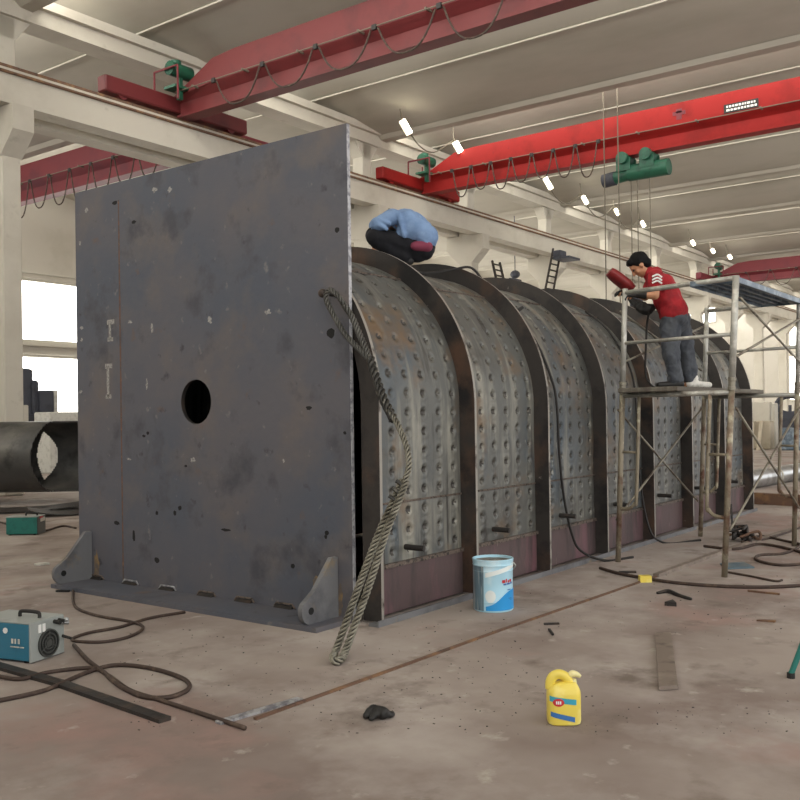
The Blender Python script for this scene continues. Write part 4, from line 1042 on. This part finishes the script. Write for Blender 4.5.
for (pa, pb, xx, dx, m, lab, nm, cat) in (((748, 421), (771, 451), 36.5, .5, M['beige'], 'beige board stack standing on the floor far behind the boiler end', 'board_stack', 'boards'),
                                     ((752, 402), (770, 424), 38.5, .4, M['concrete'], 'pale leaning panel behind the beige board stack', 'wall_panel_board', 'panel'),
                                     ((779, 428), (800, 449), 36.0, .8, M['deck'], 'blue grey cabinet far behind the scaffold at right', 'steel_cabinet', 'cabinet'),
                                     ((771, 403), (776, 449), 37.0, .4, M['frame'], 'tall pale post between the board stack and the blue grey cabinet', 'post', 'post')):
    A, Bq = onx(*pa, xx), onx(*pb, xx); z1 = A.z; a = MB(); a.rbox((xx + dx / 2, (A.y + Bq.y) / 2, z1 / 2), (dx, abs(A.y - Bq.y), z1), .04)
    if nm == 'board_stack':
        for k in range(3): yy = Bq.y + .25 + .3 * k; a.prism([(xx - .6, yy, 0), (xx - .5, yy, 0), (xx, yy, z1), (xx - .1, yy, z1)], (0, .12, 0))
    tag(a.build(nm, m), lab, cat)
A = onx(790, 405, 38.6); a = MB(); a.tube([V(38.6, A.y + .5 * math.cos(t), A.z + .35 * math.sin(t)) for t in [2 * PI * i / 20 for i in range(21)]], .10, 8)
a.tube([(38.6, A.y, A.z), (38.6, A.y, 1.35)], .06, 6); a.box((38.7, A.y, .68), (.6, .8, 1.36))
tag(a.build('valve_wheel', M['machine']), 'dark hand wheel on a stand above the blue grey cabinet', 'wheel')

# ================================================================== CABLES
def cable(pts, r, label, m='cable', name='floor_cable', sm=8, group='welding cables on the floor', z=None):
    P = [onz(x, y, r) if len(q) == 2 else V(*q) for q in pts for (x, y) in [q[:2]]]
    for i, p in enumerate(P):
        if len(pts[i]) == 2: p.z = r
    a = MB(); a.tube(P, r, 7, smooth=sm); return tag(a.build(name, M[m], smooth='all'), label, 'cable', group)
cable([(73, 590), (75, 606), (95, 615), (132, 622), (143, 628), (128, 637), (100, 642), (72, 640), (88, 633), (120, 627), (150, 618), (185, 612)], .011, 'dirty cable looping out from under the big plate to the blue welding machine')
cable([(-8, 702), (45, 690), (85, 673), (115, 665), (150, 668), (182, 678), (189, 688), (170, 697), (145, 697), (125, 689), (112, 680), (104, 672), (88, 660), (74, 645)], .013, 'long dark cable with the biggest loop, right of the blue welding machine')
cable([(-8, 675), (20, 679), (50, 672), (90, 668), (108, 675), (130, 690), (160, 700), (200, 713), (245, 728)], .012, 'dark cable running from the left edge across the lower left floor to the bottom')
cable([(600, 568), (622, 574), (670, 582), (720, 586), (765, 587), (810, 585)], .015, 'dark hose curving across the floor in front of the scaffold legs', group='hoses by the scaffold')
cable([(704, 546), (735, 549), (760, 544), (790, 549), (812, 556)], .015, 'dark hose lying between the scaffold legs at the right', group='hoses by the scaffold')
cable([(812, 563), (780, 565), (757, 560), (760, 555), (785, 553), (800, 545), (786, 541), (760, 536), (742, 542)], .014, 'dark hose coil at the right behind the scaffold front leg', group='hoses by the scaffold')
cable([(744, 538), (760, 540), (785, 533), (806, 525)], .012, 'thin dark hose running to the right edge behind the scaffold', group='hoses by the scaffold')
cable([(727, 572), (750, 576), (775, 581), (782, 580)], .010, 'thin rod like hose beside the foot of the front scaffold leg', group='hoses by the scaffold')
cable([(-5, 521), (12, 525), (40, 531), (62, 526), (76, 528)], .014, 'dark cable on the floor by the teal welding machine', group='cables by the teal welder')
# black lead hanging down the third bay
def surf(x, yz_s, off=.02):
    p, n_ = shell_pt(yz_s); q = p + n_ * off; return V(x, q.y, q.z)
ribo = lambda x, s_: surf(x, s_, .175)
a = MB(); a.tube([surf(6.72, L1 + La * .93, .03), surf(7.0, L1 + La * .86, .03), surf(7.35, L1 + La * .80, .03), surf(7.70, L1 + La * .77, .12), surf(7.86, L1 + La * .72, .19), surf(7.97, L1 + La * .62, .06), surf(8.05, L1 + La * .47, .03), surf(8.12, L1 + La * .30, .03), surf(8.19, L1 + La * .12, .03), surf(8.24, L1, .03), surf(8.28, L1 * .6, .03), surf(8.36, L1 * .25, .03), V(8.45, 4.21, .3), V(8.55, 4.16, .12), V(8.75, 4.0, .013), V(9.1, 3.85, .013)], .013, 7, smooth=8)
cb = thing('welding_lead', 'black welding lead draped over the boiler and down its third bay', 'cable', (8.3, 4.2, 0)); a.build('lead', M['bcable'], cb, smooth='all')
a = MB(); q = surf(8.05, L1 + La * .47, .04); a.tube([q + V(-.1, -.02, .0), q + V(.02, -.02, .02), q + V(.12, -.02, .06)], [.012, .022, .016], 8); a.build('electrode_holder', M['black'], cb, smooth=True)
a = MB(); a.tube([surf(10.15, L1 + La * .62, .03), surf(10.18, L1 + La * .45, .03), surf(10.2, L1 + La * .2, .03), surf(10.2, L1 * .95, .03), surf(10.22, L1 * .5, .03), V(10.25, 4.16, .25), V(10.3, 4.0, .012), V(10.7, 3.7, .012)], .012, 6, smooth=8)
tag(a.build('welding_lead', M['bcable'], smooth='all'), 'black welding lead hanging down the boiler behind the standing man', 'cable')

# ================================================================== FLOOR STRIPS AND SCRAP
def strip(pts, w, h_, m, label, name='floor_strip'):
    P = [onz(x, y) for x, y in pts]; a = MB()
    for i in range(len(P) - 1):
        d = P[i + 1] - P[i]; a.box((P[i] + P[i + 1]) / 2 + V(0, 0, h_ / 2), (d.length, w, h_), rz=math.atan2(d.y, d.x))
    return tag(a.build(name, m), label, 'steel strip')
strip([(255, 720), (400, 667.5), (500, 631), (600, 596.5), (656, 577)], .022, .012, M['rust'], 'long thin rusty steel strip on the floor running along in front of the boiler')
strip([(656, 577), (721, 553), (796, 529)], .055, .03, M['steelflat'], 'thicker pale steel angle on the floor passing under the scaffold', 'steel_angle')
strip([(218, 724), (300, 700)], .05, .012, M['cut_edge'], 'bright bare steel flat on the floor at the bottom edge', 'steel_flat')
strip([(-10, 665), (60, 685), (165, 722)], .07, .02, M['darkmetal'], 'dark steel rail strip on the floor below the blue welding machine')
# leaning flat bar offcut
A, Bq, C_, D_ = onz(655, 636), onz(671, 636), onz(678, 690), onz(659, 691)
a = MB(); a.prism([p + V(0, 0, .004) for p in (D_, C_, Bq, A)], (0, 0, .022)); tag(a.build('flat_bar', M['steelflat']), 'rectangular grey steel flat bar offcut lying in the right foreground', 'steel offcut')
def scrap(px, py, poly, h_, m, label, name, cat='scrap'):
    p = onz(px, py); a = MB(); a.prism([p + cr * x + cfw * y + V(0, 0, .002) for x, y in poly], (0, 0, h_)); return tag(a.build(name, m), label, cat)
scrap(645, 582, [(-.05, -.04), (.05, -.04), (.05, .04), (-.05, .04)], .055, M['yellow'], 'small bright yellow block on the floor near the scaffold', 'yellow_block', 'block')
a = MB(); pts = [onz(657, 593, .01), onz(668, 591, .02), onz(678, 595, .012), onz(691, 599, .012)]; a.tube(pts, [.012, .018, .016, .012], 6, smooth=4); tag(a.build('bent_bar', M['darkmetal'], smooth='all'), 'short bent dark steel bar on the floor behind the flat bar', 'scrap')
scrap(670, 605, [(-.05, -.03), (.03, -.07), (.04, .06)], .03, M['darkmetal'], 'dark triangular steel offcut on the floor behind the flat bar', 'triangle_offcut')
scrap(551, 625, [(-.05, -.01), (.06, .0), (.06, .025), (-.05, .015)], .012, M['darkmetal'], 'tiny dark T shaped bar on the floor between pail and jug', 't_bar')
scrap(551, 633, [(-.008, -.08), (.008, -.08), (.008, .08), (-.008, .08)], .012, M['darkmetal'], 'thin dark rod below the T shaped bar on the floor', 'rod')
scrap(736, 567, [(-.14, -.14), (.14, -.10), (.16, .22), (-.10, .16)], .012, M['blueplate'], 'flat bluish steel scrap behind the foot of the front scaffold leg', 'scrap_plate')
scrap(627, 573, [(-.08, -.02), (.08, -.03), (.09, .02), (-.07, .03)], .015, M['darkmetal'], 'flat dark chip on the floor left of the yellow block', 'steel_chip')
scrap(762, 593, [(-.10, .05), (.10, -.11), (.11, -.09), (-.09, .07)], .014, M['rust'], 'thin rusty stick on the floor in front of the hose', 'stick')
scrap(766, 622, [(-.06, .02), (.05, -.03), (.07, .0), (.0, .03)], .012, M['rust'], 'small brown chip on the open floor at the right', 'steel_chip')
scrap(42, 565, [(-.07, -.03), (.0, -.05), (.08, .0), (.02, .05), (-.05, .03)], .02, M['palebox'], 'small pale crumpled scrap on the floor left of the plate lug', 'paper_scrap')
scrap(64, 592, [(-.07, -.01), (.05, -.02), (.05, .01), (-.06, .02)], .015, M['burn'], 'small dark chip on the floor at the tip of the left lug', 'steel_chip')
# scattered grit
rs = random.Random(11); gb = MB()
for i in range(900):
    px, py = rs.uniform(120, 800), rs.uniform(575, 735)
    p = onz(px, py); s_ = rs.choice((.002, .0025, .003, .004, .006)) * (1 if p.length > 6 else .8)
    if p.x > 4.7 and p.y > 3.95 or (p - pc_).length < .25 or (p - V(5.4, 2.15, 0)).length < .8: continue
    gb.box(p + V(0, 0, s_ * .3), (s_ * rs.uniform(1, 2.4), s_, s_ * .6), rz=rs.uniform(0, 3))
tag(gb.build('floor_grit', M['darkmetal']), 'dark grit and weld spatter scattered over the floor', 'grit', kind='stuff')
# heap of twisted scrap behind the scaffold leg
hp_ = onz(743, 541); hs = thing('scrap_heap', 'small heap of twisted dark scrap and leads on the floor inside the scaffold', 'scrap heap', hp_)
for k in range(3):
    a = MB(); pts = [hp_ + V(rs.uniform(-.22, .22), rs.uniform(-.2, .2), rs.uniform(.02, .16)) for _ in range(6)]; a.tube(pts, .018, 6, smooth=6); a.build('twisted_bar', M['darkmetal'] if k else M['rust'], hs, smooth='all')
a = MB(); a.tube([hp_ + V(-.05, .1, .02), hp_ + V(-.06, .1, .2), hp_ + V(-.03, .12, .42)], .012, 6); a.build('upright_rod', M['darkmetal'], hs)
# teal leg at right edge and dark rag at the bottom edge
p = onz(791, 678); a = MB(); t_ = thing('trestle', 'teal painted trestle leg reaching in from the right edge', 'trestle', p)
q = atd(801, 648, (RM.transposed() @ (p - CAMP)).z * -1); dd = (q - p)
a.tube([p + V(0, 0, .02), p + dd * 1.0, p + dd * 4.5], .016, 10); a.build('leg', M['w_teal'], t_); 
a = MB(); a.tube([p + dd * 4.5, p + dd * 4.5 + cr * .8], .02, 10); a.build('top_bar', M['w_teal'], t_)
a = MB(); p2 = p + cr * (.8 + 2 * dd.dot(cr) * 4.5); a.tube([V(p2.x, p2.y, .02), p + dd * 4.5 + cr * .8], .016, 10); a.build('leg', M['w_teal'], t_)
a = MB(); a.cyl(p, p + V(0, 0, .03), .022, 10); a.build('foot', M['black'], t_)
p = onz(378, 719); a = MB()
chain(a, [p + cr * -.06 + V(0, 0, .018), p + cr * -.02 + cfw * .03 + V(0, 0, .035), p + cr * .03 - cfw * .01 + V(0, 0, .03), p + cr * .07 + cfw * .02 + V(0, 0, .016)], [.018, .03, .028, .014])
chain(a, [p + cr * -.03 - cfw * .04 + V(0, 0, .016), p + cr * .0 + cfw * .01 + V(0, 0, .04), p + cr * .04 + cfw * .05 + V(0, 0, .015)], [.016, .022, .014])
remesh(a.build('rag', M['black']), .007, 2, (.04, .02)); o = bpy.data.objects['rag']; tag(o, 'small dark crumpled rag on the floor at the bottom edge', 'rag')
